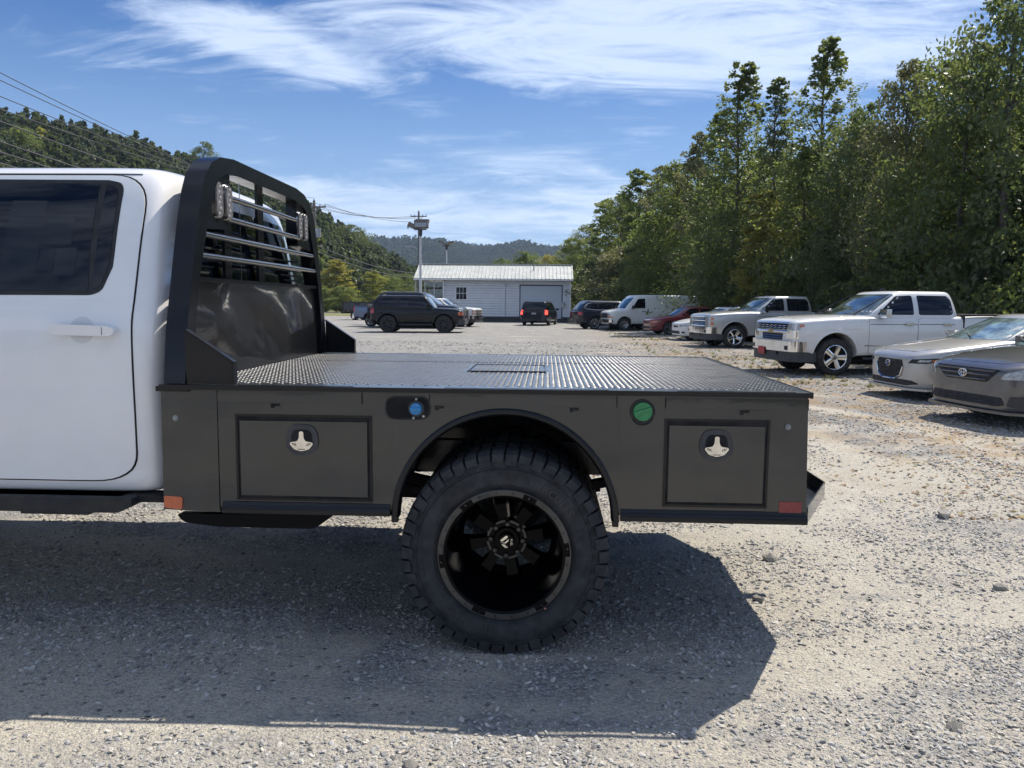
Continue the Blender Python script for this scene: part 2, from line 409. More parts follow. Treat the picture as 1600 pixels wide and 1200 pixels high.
def greenhouse(g):
    """g: xf, xr at base; tf, tr at roof edge; z0, z1, w0, w1, crown, bow, rad"""
    rad = g.get('rad', .14); bow = g.get('bow', .12); rings = []
    lv = [(-.3, 1.), (0, 1.), (.5, 1.), (.86, 1.), (1., .965), (1.0, .86), (1., .45)]
    low = g.get('low', [])      # flush shell below the window line: (z, w, xf, xr)
    for z, w, xf, xr in low:
        half = [(xf-bow, 0), (xf-bow*.78, .5*w), (xf-bow*.3, .83*w), (xf+.03, .955*w), (xf+rad, w), (xf+(xr-xf)*.4, w), (xf+(xr-xf)*.7, w), (xr-rad, w), (xr-.03, .965*w), (xr, .8*w), (xr+.0, .45*w), (xr, 0)]
        rings.append([(x, -y, z) for x, y in half]+[(x, y, z) for x, y in half[-2:0:-1]])
    if low: lv = lv[1:]
    nl = len(lv)
    for i, (t, ins) in enumerate(lv):
        tt = max(t, 0.) if not low else t; xf = g['xf']+(g['tf']-g['xf'])*tt; xr = g['xr']+(g['tr']-g['xr'])*tt
        w = g['w0']+(g['w1']-g['w0'])*tt+.02*sin(pi*tt)
        z = g['z0']+(g['z1']-g['z0'])*t
        cx = (g['tf']+g['tr'])/2; extra = 0
        if i >= nl-3:
            k = (1-ins); w = w*ins; xf = xf+(cx-xf)*k*.9; xr = xr+(cx-xr)*k*.9; extra = g['crown']*{nl-3: .35, nl-2: .7, nl-1: 1.}[i]
        half = [(xf-bow, 0), (xf-bow*.78, .5*w), (xf-bow*.3, .83*w), (xf+.03, .955*w), (xf+rad, w), (xf+(xr-xf)*.4, w*1.0), (xf+(xr-xf)*.7, w*1.0), (xr-rad, w), (xr-.03, .955*w), (xr+.0, .8*w), (xr+.02, .45*w), (xr+.03, 0)]
        rings.append([(x, -y, z+extra) for x, y in half]+[(x, y, z+extra) for x, y in half[-2:0:-1]])
    n = len(rings[0]); V = [v for r in rings for v in r]; F = []
    for i in range(len(rings)-1):
        for k in range(n): F.append((i*n+k, i*n+(k+1) % n, (i+1)*n+(k+1) % n, (i+1)*n+k))
    base = (len(rings)-1)*n; hn = n//2
    for k in range(hn):
        q = [base+i for i in (k, k+1, (n-k-1) % n, (n-k) % n)]; q = [v for j, v in enumerate(q) if v not in q[:j]]
        if len(q) >= 3: F.append(tuple(q))
    F.append(tuple(range(n-1, -1, -1)))
    return V, F
class Surf:
    def __init__(s, objs):
        V = []; F = []
        for o in objs:
            b = len(V); V += [v.co.copy() for v in o.data.vertices]; F += [[b+i for i in p.vertices] for p in o.data.polygons]
        s.bvh = BVHTree.FromPolygons(V, F)
def panel(name, surf, pts, a, m, parent, off=.004, cell=.1, thick=.012, both=False, rnd=0, smooth=50):
    """a piece shaped by a outline seen along direction a (degrees: 0 = from the nose, 90 = from the side, 180 = from the tail), pressed on the body"""
    d = Vector((cos(R(a)), sin(R(a)), 0)); du = Vector((sin(R(a)), -cos(R(a)), 0))
    if isinstance(pts[0], (list, tuple)) and len(pts[0]) == 3: P = [(p[0]*du.x+p[1]*du.y, p[2]) for p in pts]
    else: P = list(pts)
    if rnd: P = rpoly(P, rnd, 3)
    bm = bmesh.new(); bm.faces.new([bm.verts.new((u, 0, z)) for u, z in P])
    us = [p[0] for p in P]; zs = [p[1] for p in P]
    def cuts(lo, hi):
        k = max(1, math.ceil((hi-lo)/cell)); return [lo+(hi-lo)*i/k for i in range(1, k)]
    for ax, vals in (((1, 0, 0), cuts(min(us), max(us))), ((0, 0, 1), cuts(min(zs), max(zs)))):
        for v in vals:
            co = Vector((v, 0, 0)) if ax[0] else Vector((0, 0, v))
            bmesh.ops.bisect_plane(bm, geom=bm.verts[:]+bm.edges[:]+bm.faces[:], plane_co=co, plane_no=Vector(ax), dist=1e-5)
    hits = {}; dep = []
    for v in bm.verts:
        o_ = du*v.co.x+Vector((0, 0, v.co.z))-d*9
        loc, no, i, dist = surf.bvh.ray_cast(o_, d)
        if loc is not None: hits[v] = (loc, no); dep.append(dist)
    md = min(dep) if dep else 9
    base = {v: (v.co.x, v.co.z) for v in bm.verts}
    for v in bm.verts:
        if v in hits:
            loc, no = hits[v]
            if no.dot(d) > 0: no = -no
            v.co = loc+no*off
        else:
            o_ = du*base[v][0]+Vector((0, 0, base[v][1]))-d*9
            q = o_+d*(md+.05); loc, no, i, dist = surf.bvh.find_nearest(q)
            v.co = q if loc is None else (loc+(-d)*off)
    be = [e for e in bm.edges if e.is_boundary]
    ex = bmesh.ops.extrude_edge_only(bm, edges=be)
    for v in [g for g in ex['geom'] if isinstance(g, bmesh.types.BMVert)]: v.co += d*thick
    bmesh.ops.recalc_face_normals(bm, faces=bm.faces)
    # make the outside face towards -d
    s_ = sum(f.normal.dot(d)*f.calc_area() for f in bm.faces)
    if s_ > 0: bmesh.ops.reverse_faces(bm, faces=bm.faces)
    out = []
    for sg in ((1, -1) if both else (1,)):
        me = bpy.data.meshes.new(name)
        if sg == -1:
            for v in bm.verts: v.co.y = -v.co.y
            bmesh.ops.reverse_faces(bm, faces=bm.faces)
        bm.to_mesh(me); me.materials.append(m)
        me.polygons.foreach_set('use_smooth', [True]*len(me.polygons)); me.set_sharp_from_angle(angle=R(smooth))
        out.append(link(bpy.data.objects.new(name, me), parent))
    bm.free(); return out

WHEELS = {}
def wheel_proto(Rt, w, rr_, style, rimmat):
    key = (Rt, w, rr_, style, rimmat.name)
    if key in WHEELS: return WHEELS[key]
    mb = MB()
    hw = w/2
    mb.lathe([(rr_-.01, -hw*.7), (rr_, -hw*.86), (rr_+.012, -hw*.94), ((Rt+rr_)/2, -hw), (Rt-.035, -hw*.93), (Rt-.012, -hw*.8), (Rt, -hw*.6), (Rt+.003, 0), (Rt, hw*.6), (Rt-.02, hw*.85), ((Rt+rr_)/2, hw), (rr_, hw*.8), (rr_*.9, hw*.7)], n=40)
    me1 = mb.build('wheel', RUBD, smooth=30).data
    mb = MB(); R0 = rr_+.004
    mb.lathe([(R0, -hw*.84), (R0+.006, -hw*.9), (R0-.008, -hw*.92), (R0-.018, -hw*.84), (R0-.024, -hw*.3), (R0-.03, hw*.5)], n=40)
    mb.mi = 1; mb.lathe([(R0-.03, -hw*.05), (.02, -hw*.05)], n=24, mis=[1]); mb.mi = 0
    if style == 'steel':
        mb.lathe([(R0-.02, -hw*.5), (R0*.72, -hw*.45), (R0*.6, -hw*.7), (R0*.42, -hw*.74), (R0*.3, -hw*.5), (.001, -hw*.5)], n=32)
        for k in range(8):
            a = 2*pi*k/8; mb.mi = 1; mb.cyl((R0*.66*cos(a), -hw*.60, R0*.66*sin(a)), (R0*.66*cos(a), -hw*.66, R0*.66*sin(a)), .02, n=8); mb.mi = 0
    else:
        ns = {'5': 5, '6': 6, '10': 10, '8': 8}[style]
        for k in range(ns):
            a = 2*pi*(k+.25)/ns; wd = R0*{5: .34, 6: .26, 8: .16, 10: .13}[ns]
            pts = [(R0*.16, -wd*.5), (R0*.98, -wd*.62), (R0*.98, wd*.62), (R0*.16, wd*.5)]
            A = []; B = []
            for (r_, t_) in pts:
                x = r_*cos(a)-t_*sin(a); z = r_*sin(a)+t_*cos(a); yy = -hw*(.62+.2*(r_/R0))
                A.append((x, yy, z)); B.append((x, yy+.04, z))
            a_ = mb.verts(A); b_ = mb.verts(B)
            for i in range(4): mb.face([a_[i], a_[(i+1) % 4], b_[(i+1) % 4], b_[i]])
            if ns == 5:   # a creased spoke: centre line lifted
                m0 = mb.b.verts.new(((R0*.2)*cos(a), -hw*.74, (R0*.2)*sin(a))); m1 = mb.b.verts.new(((R0*.97)*cos(a), -hw*.90, (R0*.97)*sin(a)))
                mb.face([a_[0], a_[1], m1, m0]); mb.face([m0, m1, a_[2], a_[3]]); mb.face([a_[1], a_[2], m1]); mb.face([a_[3], a_[0], m0])
            else: mb.face(a_)
        mb.cyl((0, -hw*.55, 0), (0, -hw*.8, 0), R0*.24, R0*.2, n=20); mb.cyl((0, -hw*.8, 0), (0, -hw*.86, 0), R0*.12, R0*.1, n=16)
    me2 = mb.build('rim', [rimmat, DARK], smooth=35).data
    for me in (me1, me2):
        for o in [o for o in bpy.data.objects if o.data == me]: bpy.data.objects.remove(o)
    WHEELS[key] = (me1, me2); return WHEELS[key]
def put_wheel(parent, x, y, z, proto, flip):
    o = link(bpy.data.objects.new('wheel', proto[0]), parent); o.location = (x, y, z)
    if flip: o.rotation_euler = (0, 0, pi)
    r = link(bpy.data.objects.new('rim', proto[1]), o)
    o.rotation_euler = (0, random.uniform(0, 1), pi if flip else 0) if not flip else (0, 0, pi)
    return o
def vehicle(name, sp, **tg):
    root = empty(name, **tg)
    o = subsurf_mesh(*grid_body(sp['st'], sp.get('bulge', .012)), sp.get('lv', 1)); bake(o)
    ar = sp['arches']; cut_arches(o, ar, sp['w'])
    body = finish(o, 'body', [sp['paint'], DARK], root, ar)
    parts = [body]
    gh = sp.get('gh')
    if gh:
        g = subsurf_mesh(*greenhouse(gh), sp.get('lv', 1)); bake(g)
        g.data.materials.append(sp['paint']); g.data.polygons.foreach_set('use_smooth', [True]*len(g.data.polygons)); g.data.set_sharp_from_angle(angle=R(50))
        g.name = g.data.name = 'cabin'; g.parent = root; parts.append(g)
    sf = Surf(parts)
    for i, wdw in enumerate(sp.get('windows', [])):
        pp = [(x, 0, z) for x, z in wdw]
        panel('side_window', sf, pp, 90, GLASS, root, off=.004, both=True, rnd=.04, cell=.12)
    if 'wind' in sp:
        z0, z1, w0, w1 = sp['wind']; panel('windshield', sf, [(0, w0, z0), (0, w1, z1), (0, -w1, z1), (0, -w0, z0)], 0, sp.get('wsmat', WSHIELD), root, off=.004, rnd=.05, cell=.12)
    if 'rearwin' in sp:
        z0, z1, w0, w1 = sp['rearwin']; panel('rear_window', sf, [(0, w0, z0), (0, w1, z1), (0, -w1, z1), (0, -w0, z0)], 180, GLASS, root, off=.004, rnd=.05, cell=.12)
    for dr in sp.get('doors', []):
        pp = [(x, 0, z) for x, z in dr]
        cx = sum(p[0] for p in dr)/len(dr); cz = sum(p[1] for p in dr)/len(dr)
        big = [((x-cx)*1.012+cx, (z-cz)*1.016+cz) for x, z in dr]
        panel('door_gap', sf, [(x, 0, z) for x, z in big], 90, DARK, root, off=.0012, thick=.002, both=True, rnd=.05, cell=.15)
        ds = panel('door', sf, pp, 90, sp['paint'], root, off=.0045, thick=.003, both=True, rnd=.05, cell=.15)
        hx = max(p[0] for p in dr)-.2; hz = sp.get('hz', 1.0)
        for sg, dd in zip((-1, 1), ds):
            y = sf.bvh.ray_cast(Vector((hx, sg*3, hz)), Vector((0, -sg, 0)))[0].y
            MB().box((hx, y+sg*.035, hz), (.2, .022, .035)).box((hx-.08, y+sg*.015, hz), (.025, .04, .03)).box((hx+.08, y+sg*.015, hz), (.025, .04, .03)).build('handle', sp.get('handle', sp['paint']), dd, bevel=.006)
    for (x, sg) in sp.get('wheels', []):
        pass
    pr = wheel_proto(sp['R'], sp['tw'], sp['rr'], sp['rim'], sp.get('rimmat', ALLOY))
    wy = sp['w']-sp['tw']/2-sp.get('inset', .02)
    for x in sp['wx']:
        for sg in (-1, 1): put_wheel(root, x, sg*wy, sp['R'], pr, sg == 1)
    if 'mirror' in sp:
        mx, mz, mm = sp['mirror']; my = (gh['w0'] if gh else sp['w'])
        for sg in (-1, 1):
            m_ = MB().box((mx, sg*(my+.19), mz), (.12, .24, .185 if mz > 1.2 else .13)); mo = m_.build('mirror', mm, root, bevel=.03, seg=3)
            MB().box((mx+.02, sg*(my+.05), mz-.06), (.05, .14, .04)).build('mirror_arm', PLAS, mo, bevel=.008)
    MB().bx(sp['wx'][0]-.1, sp['wx'][-1]+.1, -.35, .35, .2, .34).cyl((sp['wx'][0], -wy, sp['R']), (sp['wx'][0], wy, sp['R']), .05).cyl((sp['wx'][-1], -wy, sp['R']), (sp['wx'][-1], wy, sp['R']), .06).build('underbody', DARK, root)
    root['_w'] = sp['w']
    return root, sf
def place(root, wx, wxy, ang):
    """put the near front wheel's ground point at wxy, tail turned ang degrees from +X"""
    a = R(ang); w = root['_w']; lx, ly = wx, -w
    del root['_w']
    root.rotation_euler = (0, 0, a)
    root.location = (wxy[0]-(lx*cos(a)-ly*sin(a)), wxy[1]-(lx*sin(a)+ly*cos(a)), 0)

# ================================================================== GROUND
def gn_scatter(name, pts, rot, scl, idx, protos, label=None, cat=None, mats=None):
    """one object whose points carry copies of a few small meshes"""
    me = bpy.data.meshes.new(name); me.from_pydata(pts, [], [])
    a = me.attributes.new('rot', 'FLOAT_VECTOR', 'POINT'); a.data.foreach_set('vector', np.asarray(rot, dtype=np.float32).ravel())
    a = me.attributes.new('scl', 'FLOAT_VECTOR', 'POINT'); a.data.foreach_set('vector', np.asarray(scl, dtype=np.float32).ravel())
    a = me.attributes.new('idx', 'INT', 'POINT'); a.data.foreach_set('value', np.asarray(idx, dtype=np.int32))
    o = link(bpy.data.objects.new(name, me))
    c = bpy.data.collections.new(name+'_shapes')
    for i, m in enumerate(protos):
        p = bpy.data.objects.new('%s_shape_%02d' % (name, i), m); c.objects.link(p)
    ng = bpy.data.node_groups.new(name, 'GeometryNodeTree')
    ng.interface.new_socket('Geometry', in_out='INPUT', socket_type='NodeSocketGeometry')
    ng.interface.new_socket('Geometry', in_out='OUTPUT', socket_type='NodeSocketGeometry')
    N, L = ng.nodes, ng.links
    gi = N.new('NodeGroupInput'); go = N.new('NodeGroupOutput'); ip = N.new('GeometryNodeInstanceOnPoints')
    ci = N.new('GeometryNodeCollectionInfo'); ci.inputs['Collection'].default_value = c
    ci.inputs['Separate Children'].default_value = True; ci.inputs['Reset Children'].default_value = True
    def na(n, t):
        q = N.new('GeometryNodeInputNamedAttribute'); q.data_type = t; q.inputs['Name'].default_value = n; return q.outputs[0]
    L.new(gi.outputs[0], ip.inputs['Points']); L.new(ci.outputs[0], ip.inputs['Instance'])
    ip.inputs['Pick Instance'].default_value = True
    L.new(na('idx', 'INT'), ip.inputs['Instance Index'])
    er = N.new('FunctionNodeEulerToRotation'); L.new(na('rot', 'FLOAT_VECTOR'), er.inputs[0]); L.new(er.outputs[0], ip.inputs['Rotation'])
    L.new(na('scl', 'FLOAT_VECTOR'), ip.inputs['Scale']); L.new(ip.outputs[0], go.inputs[0])
    md = o.modifiers.new('scatter', 'NODES'); md.node_group = ng
    o['kind'] = 'stuff'
    if label: o['label'] = label
    if cat: o['category'] = cat
    return o

def ground_z(x, y):
    d = sqrt((x)**2+(y-3)**2)
    k = max(0., 1-d/40)
    return .012*mnoise.noise((x*.9, y*.9, 3.1))*k+.006*mnoise.noise((x*4.1, y*4.1, 1.7))*k+.05*mnoise.noise((x*.12, y*.12, 5))*min(1, max(0, (d-5)/8))*max(0, 1-d/90)-.0
def axis(lo, hi, step, far):
    a = list(np.arange(lo, hi+step/2, step)); s = step; p = hi
    while p < far: s *= 1.16; p += s; a.append(p)
    s = step; p = lo
    while p > -far: s *= 1.16; p -= s; a.insert(0, p)
    return a
ax_, ay_ = axis(-4, 5.5, .05, 5000), axis(1.2, 8, .05, 5000)
V = [(x, y, ground_z(x, y)) for y in ay_ for x in ax_]; nx = len(ax_)
F = [(j*nx+i, j*nx+i+1, (j+1)*nx+i+1, (j+1)*nx+i) for j in range(len(ay_)-1) for i in range(nx-1)]

def ground_material():
    m = bpy.data.materials.new('gravel_lot'); m.use_nodes = True; t = NT(m.node_tree)
    tc = t.n('ShaderNodeTexCoord').outputs['Object']
    sp = t.n('ShaderNodeSeparateXYZ', ins={0: tc}); X, Y, Z = sp.outputs
    # dust against loose stone
    n1 = t.noise(tc, .55, 5., .62, .6); n2 = t.noise(tc, 2.6, 5., .65, .4)
    st = t.n('ShaderNodeMapping', ins={0: tc, 'Rotation': (0, 0, R(34)), 'Scale': (.22, 1.1, 1)}).outputs[0]
    n3 = t.noise(st, 1.1, 4., .6, .8)
    g = t.m('ADD', t.m('ADD', t.m('MULTIPLY', n1, .45), t.m('MULTIPLY', n2, .25)), t.m('MULTIPLY', n3, .30))
    far = t.ramp(Y, 7., 16.)
    g = t.m('ADD', g, t.m('MULTIPLY', far, .09))
    tx = t.m('ADD', X, 1.2); ty = t.m('SUBTRACT', Y, 8.6)
    rad = t.m('SQRT', t.m('ADD', t.m('MULTIPLY', tx, tx), t.m('MULTIPLY', ty, ty)))
    rad = t.m('ADD', rad, t.m('MULTIPLY', t.noise(tc, .8, 3.), .12))
    def ring(r, w):
        q = t.m('DIVIDE', t.m('SUBTRACT', rad, r+.06), w); return t.m('EXPONENT', t.m('MULTIPLY', t.m('MULTIPLY', q, q), -1.))
    trk = t.m('MULTIPLY', t.m('ADD', ring(4.35, .17), ring(5.95, .19)), t.ramp(X, .6, 1.6))
    g = t.m('SUBTRACT', g, t.m('MULTIPLY', trk, .17))
    px_ = t.m('DIVIDE', t.m('SUBTRACT', X, 2.9), 1.9); py_ = t.m('DIVIDE', t.m('SUBTRACT', Y, 6.0), 2.2)
    patch = t.m('EXPONENT', t.m('MULTIPLY', t.m('ADD', t.m('MULTIPLY', px_, px_), t.m('MULTIPLY', py_, py_)), -1.))
    g = t.m('SUBTRACT', g, t.m('MULTIPLY', patch, .085))
    loose = t.ramp(g, .465, .57)
    v1 = t.vor(tc, 62.); v2 = t.vor(tc, 125.); v3 = t.vor(tc, 24.)
    def lum(v): return t.n('ShaderNodeSeparateXYZ', ins={0: v.outputs['Color']}).outputs
    a, b_, c_ = lum(v1); a2 = lum(v2)[0]; a3 = lum(v3)[1]
    s1 = t.mix(a, (.13, .135, .145), (.54, .53, .50)); s1 = t.mix(t.ramp(b_, .8, .95), s1, (.34, .29, .22))
    s2 = t.mix(a2, (.17, .17, .175), (.50, .49, .46))
    stone = t.mix(t.ramp(v1.outputs['Distance'], .0, .75), s1, s2)
    edge = t.ramp(v1.outputs['Distance'], .35, .8)
    stone = t.mix(t.m('MULTIPLY', edge, .55), stone, (.10, .095, .09))
    dustc = t.mix(t.noise(tc, 1.3, 4.), (.43, .385, .31), (.58, .54, .45))
    sand = t.mix(t.ramp(a2, .35, 1., 0., .8), dustc, (.27, .26, .245)); sand = t.mix(t.ramp(t.noise(tc, 45., 9., .8), .52, .62, 0., .55), sand, (.20, .19, .175))
    sand = t.mix(t.ramp(t.noise(tc, 38., 8., .8, 0., 0), .44, .36, 0., .5), sand, (.70, .67, .60))
    chip = t.ramp(a3, .78, .86)
    sand = t.mix(t.m('MULTIPLY', chip, t.ramp(v3.outputs['Distance'], .32, .22)), sand, s1)
    # specks with detail at several scales so the far lot still glitters grey and cream
    f1 = t.noise(tc, 5., 8., .78); f2 = t.noise(tc, 1.1, 9., .75)
    col = t.mix(loose, sand, stone)
    col = t.mix(t.m('MULTIPLY', t.ramp(f1, .40, .32), .45), col, (.14, .13, .12))
    col = t.mix(t.m('MULTIPLY', t.ramp(f2, .53, .66), .35), col, (.58, .55, .48))
    # fallen leaves and needles along the parked cars
    bx = t.m('SUBTRACT', X, t.m('ADD', 5.2, t.m('MULTIPLY', Y, -.02)))
    band = t.m('EXPONENT', t.m('MULTIPLY', t.m('MULTIPLY', bx, bx), -.20))
    band = t.m('MULTIPLY', band, t.m('MULTIPLY', t.ramp(Y, 5., 9.), t.ramp(Y, 60., 30.)))
    lf = t.m('MULTIPLY', band, t.ramp(t.noise(tc, 1.2, 8., .75, .5), .43, .60))
    litter = t.mix(t.noise(tc, 30., 3.), (.20, .12, .055), (.42, .30, .16))
    col = t.mix(t.m('MULTIPLY', lf, .8), col, litter)
    # under the trees: leaf mould and thin grass
    ub = t.m('MULTIPLY', t.ramp(t.m('ADD', X, t.m('MULTIPLY', t.noise(tc, .3, 3.), 2.)), 8., 10.), t.ramp(Y, 130., 120.))
    col = t.mix(ub, col, t.mix(t.noise(tc, 3., 6., .7), (.05, .05, .025), (.16, .12, .07)))
    # grass field beyond the lot
    gf = t.ramp(t.m('ADD', Y, t.m('MULTIPLY', t.noise(tc, .1, 3.), 6.)), 84., 88.)
    gl = t.ramp(t.m('ADD', X, t.m('MULTIPLY', Y, .35)), -1., -3.)
    col = t.mix(gf, col, t.mix(t.noise(tc, .25, 6., .7), (.14, .15, .05), (.32, .27, .13)))
    h = t.m('ADD', t.m('MULTIPLY', t.m('SUBTRACT', 1., v1.outputs['Distance']), t.m('ADD', .25, t.m('MULTIPLY', loose, .75))), t.m('MULTIPLY', t.m('SUBTRACT', 1., v2.outputs['Distance']), .35))
    h = t.m('ADD', h, t.m('MULTIPLY', f1, 2.2))
    h = t.m('ADD', h, t.m('MULTIPLY', t.m('MULTIPLY', chip, t.ramp(v3.outputs['Distance'], .38, .1)), 1.3))
    bp = t.n('ShaderNodeBump', ins={'Strength': 1., 'Distance': .013, 'Height': h})
    b = t.n('ShaderNodeBsdfPrincipled', ins={'Base Color': col, 'Roughness': .9, 'Specular IOR Level': .25, 'Normal': bp.outputs[0]})
    t.n('ShaderNodeOutputMaterial', ins={0: b.outputs[0]})
    return m
GRD = ground_material()
g = obj_from('ground', V, F, GRD, smooth=60); g['kind'] = 'structure'

def stone_mesh(seed, mt):
    bm = bmesh.new(); bmesh.ops.create_icosphere(bm, subdivisions=1, radius=1)
    rs = random.Random(seed)
    for v in bm.verts:
        v.co *= .62+.65*rs.random(); v.co.x *= 1.25; v.co.z *= .68
    me = bpy.data.meshes.new('stone'); bm.to_mesh(me); bm.free(); me.materials.append(mt); return me
def stonemat(name, a, b):
    m = bpy.data.materials.new(name); m.use_nodes = True; t = NT(m.node_tree)
    oi = t.n('ShaderNodeObjectInfo').outputs['Random']; tc = t.n('ShaderNodeTexCoord').outputs['Object']
    c = t.mix(t.ramp(oi, 0, 1, 0, 1, False), a, b); c = t.mix(t.m('MULTIPLY', t.noise(tc, 2.5, 4.), .45), c, (.38, .36, .32))
    b_ = t.n('ShaderNodeBsdfPrincipled', ins={'Base Color': c, 'Roughness': .85, 'Specular IOR Level': .3})
    t.n('ShaderNodeOutputMaterial', ins={0: b_.outputs[0]}); return m
SM = [stonemat('gray_gravel', (.17, .175, .19), (.52, .51, .49)), stonemat('pale_gravel', (.30, .285, .26), (.62, .59, .53)), stonemat('dark_gravel', (.07, .07, .075), (.26, .25, .24))]
STN = [stone_mesh(i, SM[(0, 0, 1, 0, 2, 1)[i % 6]]) for i in range(9)]
def track(x, y):
    r = sqrt((x+1.2)**2+(y-8.6)**2); return min(1, math.exp(-((r-4.35)/.16)**2)+math.exp(-((r-5.95)/.18)**2))
def gravel():
    rs = np.random.RandomState(3); P = []; Rr = []; Sc = []; Id = []
    def zone(x0, x1, y0, y1, n, smin, smax):
        xs = rs.uniform(x0, x1, n); ys = rs.uniform(y0, y1, n); u = rs.random_sample(n); w = rs.random_sample(n)
        for i in range(n):
            x, y = xs[i], ys[i]
            d = .5+.75*mnoise.noise((x*.6+3, y*.6, 0))+.55*mnoise.noise((x*1.9, y*1.9+7, 2))
            d -= .55*track(x, y)+.4*math.exp(-(((x-2.9)/1.9)**2+((y-6.)/2.2)**2))
            if w[i] > max(.08, min(1, d*1.4)): continue
            s = smin+(smax-smin)*u[i]**6
            P.append((x, y, ground_z(x, y)+s*.22)); Rr.append((rs.uniform(-.5, .5), rs.uniform(-.5, .5), rs.uniform(0, 6.28)))
            Sc.append((s*rs.uniform(.8, 1.3), s*rs.uniform(.7, 1.1), s*rs.uniform(.6, 1.))); Id.append(rs.randint(0, 9))
    zone(-2.6, 2.8, 1.9, 3.6, 130000, .0022, .0115)
    zone(-3.6, 4.4, 3.4, 6.2, 110000, .0032, .014)
    zone(-4.5, 7.5, 6.0, 12., 60000, .006, .021)
    zone(-12, 8, 12., 30., 16000, .014, .04)
    return gn_scatter('gravel', P, Rr, Sc, Id, STN, 'loose gray and cream gravel lying over the dusty lot', 'gravel')
gravel()
for i, (x, y, s, lb) in enumerate([(1.342, 4.486, .045, 'pale rock on the sunny gravel just right of the truck shadow'), (2.877, 5.538, .06, 'flat gray rock lying farther out behind the flatbed corner'),
        (1.10, 3.86, .03, 'small rock right below the rear bumper corner'), (1.474, 2.674, .03, 'dark round stone near the right bottom of the gravel'),
        (-.42, 2.33, .03, 'dark stone in the sunlit strip left of the tyre'), (2.45, 4.1, .035, 'squat brown stone in the sunny gravel on the right'), (.62, 2.33, .026, 'whitish stone in the sun just outside the shadow edge')]):
    o = obj_from('rock', [], [], RSTONE); o.data = stone_mesh(50+i, RSTONE); o.location = (x, y, s*.3); o.scale = (s, s*.8, s); o.rotation_euler = (0, 0, i*1.3)
    tag(o, lb, 'rock')

def fallen_leaves():
    rs = random.Random(9); ms = []
    for i, c in enumerate(((.26, .13, .05), (.34, .22, .09), (.17, .09, .045), (.30, .27, .10))):
        mm = mat('fallen_leaf_%s' % ('rust', 'tan', 'brown', 'olive')[i], c, .7, var=.3, vscale=20)
        me = bpy.data.meshes.new('leaf'); me.from_pydata([(-1, 0, 0), (0, -.5, .18), (1, 0, .1), (0, .5, .22), (0, 0, 0)], [], [(0, 1, 4), (1, 2, 4), (2, 3, 4), (3, 0, 4)]); me.materials.append(mm); ms.append(me)
    P, Rr, Sc, Id = [], [], [], []
    for i in range(9000):
        y = 5.5+rs.random()**1.3*26; x = 5.0-.02*y+rs.gauss(0, 1.5)
        if mnoise.noise((x*.8, y*.5, 9)) < -.05: continue
        P.append((x, y, ground_z(x, y)+.004)); Rr.append((rs.uniform(-.3, .3), rs.uniform(-.3, .3), rs.uniform(0, 6.3))); q = rs.uniform(.012, .032); Sc.append((q, q, q)); Id.append(rs.randrange(4))
    gn_scatter('fallen_leaves', P, Rr, Sc, Id, ms, 'rusty fallen leaves strewn on the gravel before the parked cars', 'leaves')
fallen_leaves()
def weeds():
    rs = random.Random(21); ms = []
    for i in range(3):
        V = []; F = []
        for k in range(26):
            a = rs.uniform(0, 6.28); r_ = rs.uniform(0, .5); l = rs.uniform(.5, 1.); b = len(V); x, y = r_*cos(a), r_*sin(a); dx, dy = cos(a)*.5*l, sin(a)*.5*l; w = .05
            V += [(x-w*sin(a), y+w*cos(a), 0), (x+w*sin(a), y-w*cos(a), 0), (x+dx, y+dy, l)]; F.append((b, b+1, b+2))
        me = bpy.data.meshes.new('tuft'); me.from_pydata(V, [], F); me.materials.append((GRASSM, LEAF, GRASSM)[i]); ms.append(me)
    P, Rr, Sc, Id = [], [], [], []
    for i in range(2600):
        y = 13+rs.random()*42; x = 7.2-.03*y+rs.gauss(0, 2.2)
        if x < 3.2 or mnoise.noise((x*.5, y*.35, 4)) < .02: continue
        P.append((x, y, ground_z(x, y))); Rr.append((0, 0, rs.uniform(0, 6.3))); q = rs.uniform(.04, .11); Sc.append((q, q, q*rs.uniform(.6, 1.2))); Id.append(rs.randrange(3))
    gn_scatter('weeds', P, Rr, Sc, Id, ms, 'low dry grass tufts under and between the parked cars', 'weeds')
weeds()

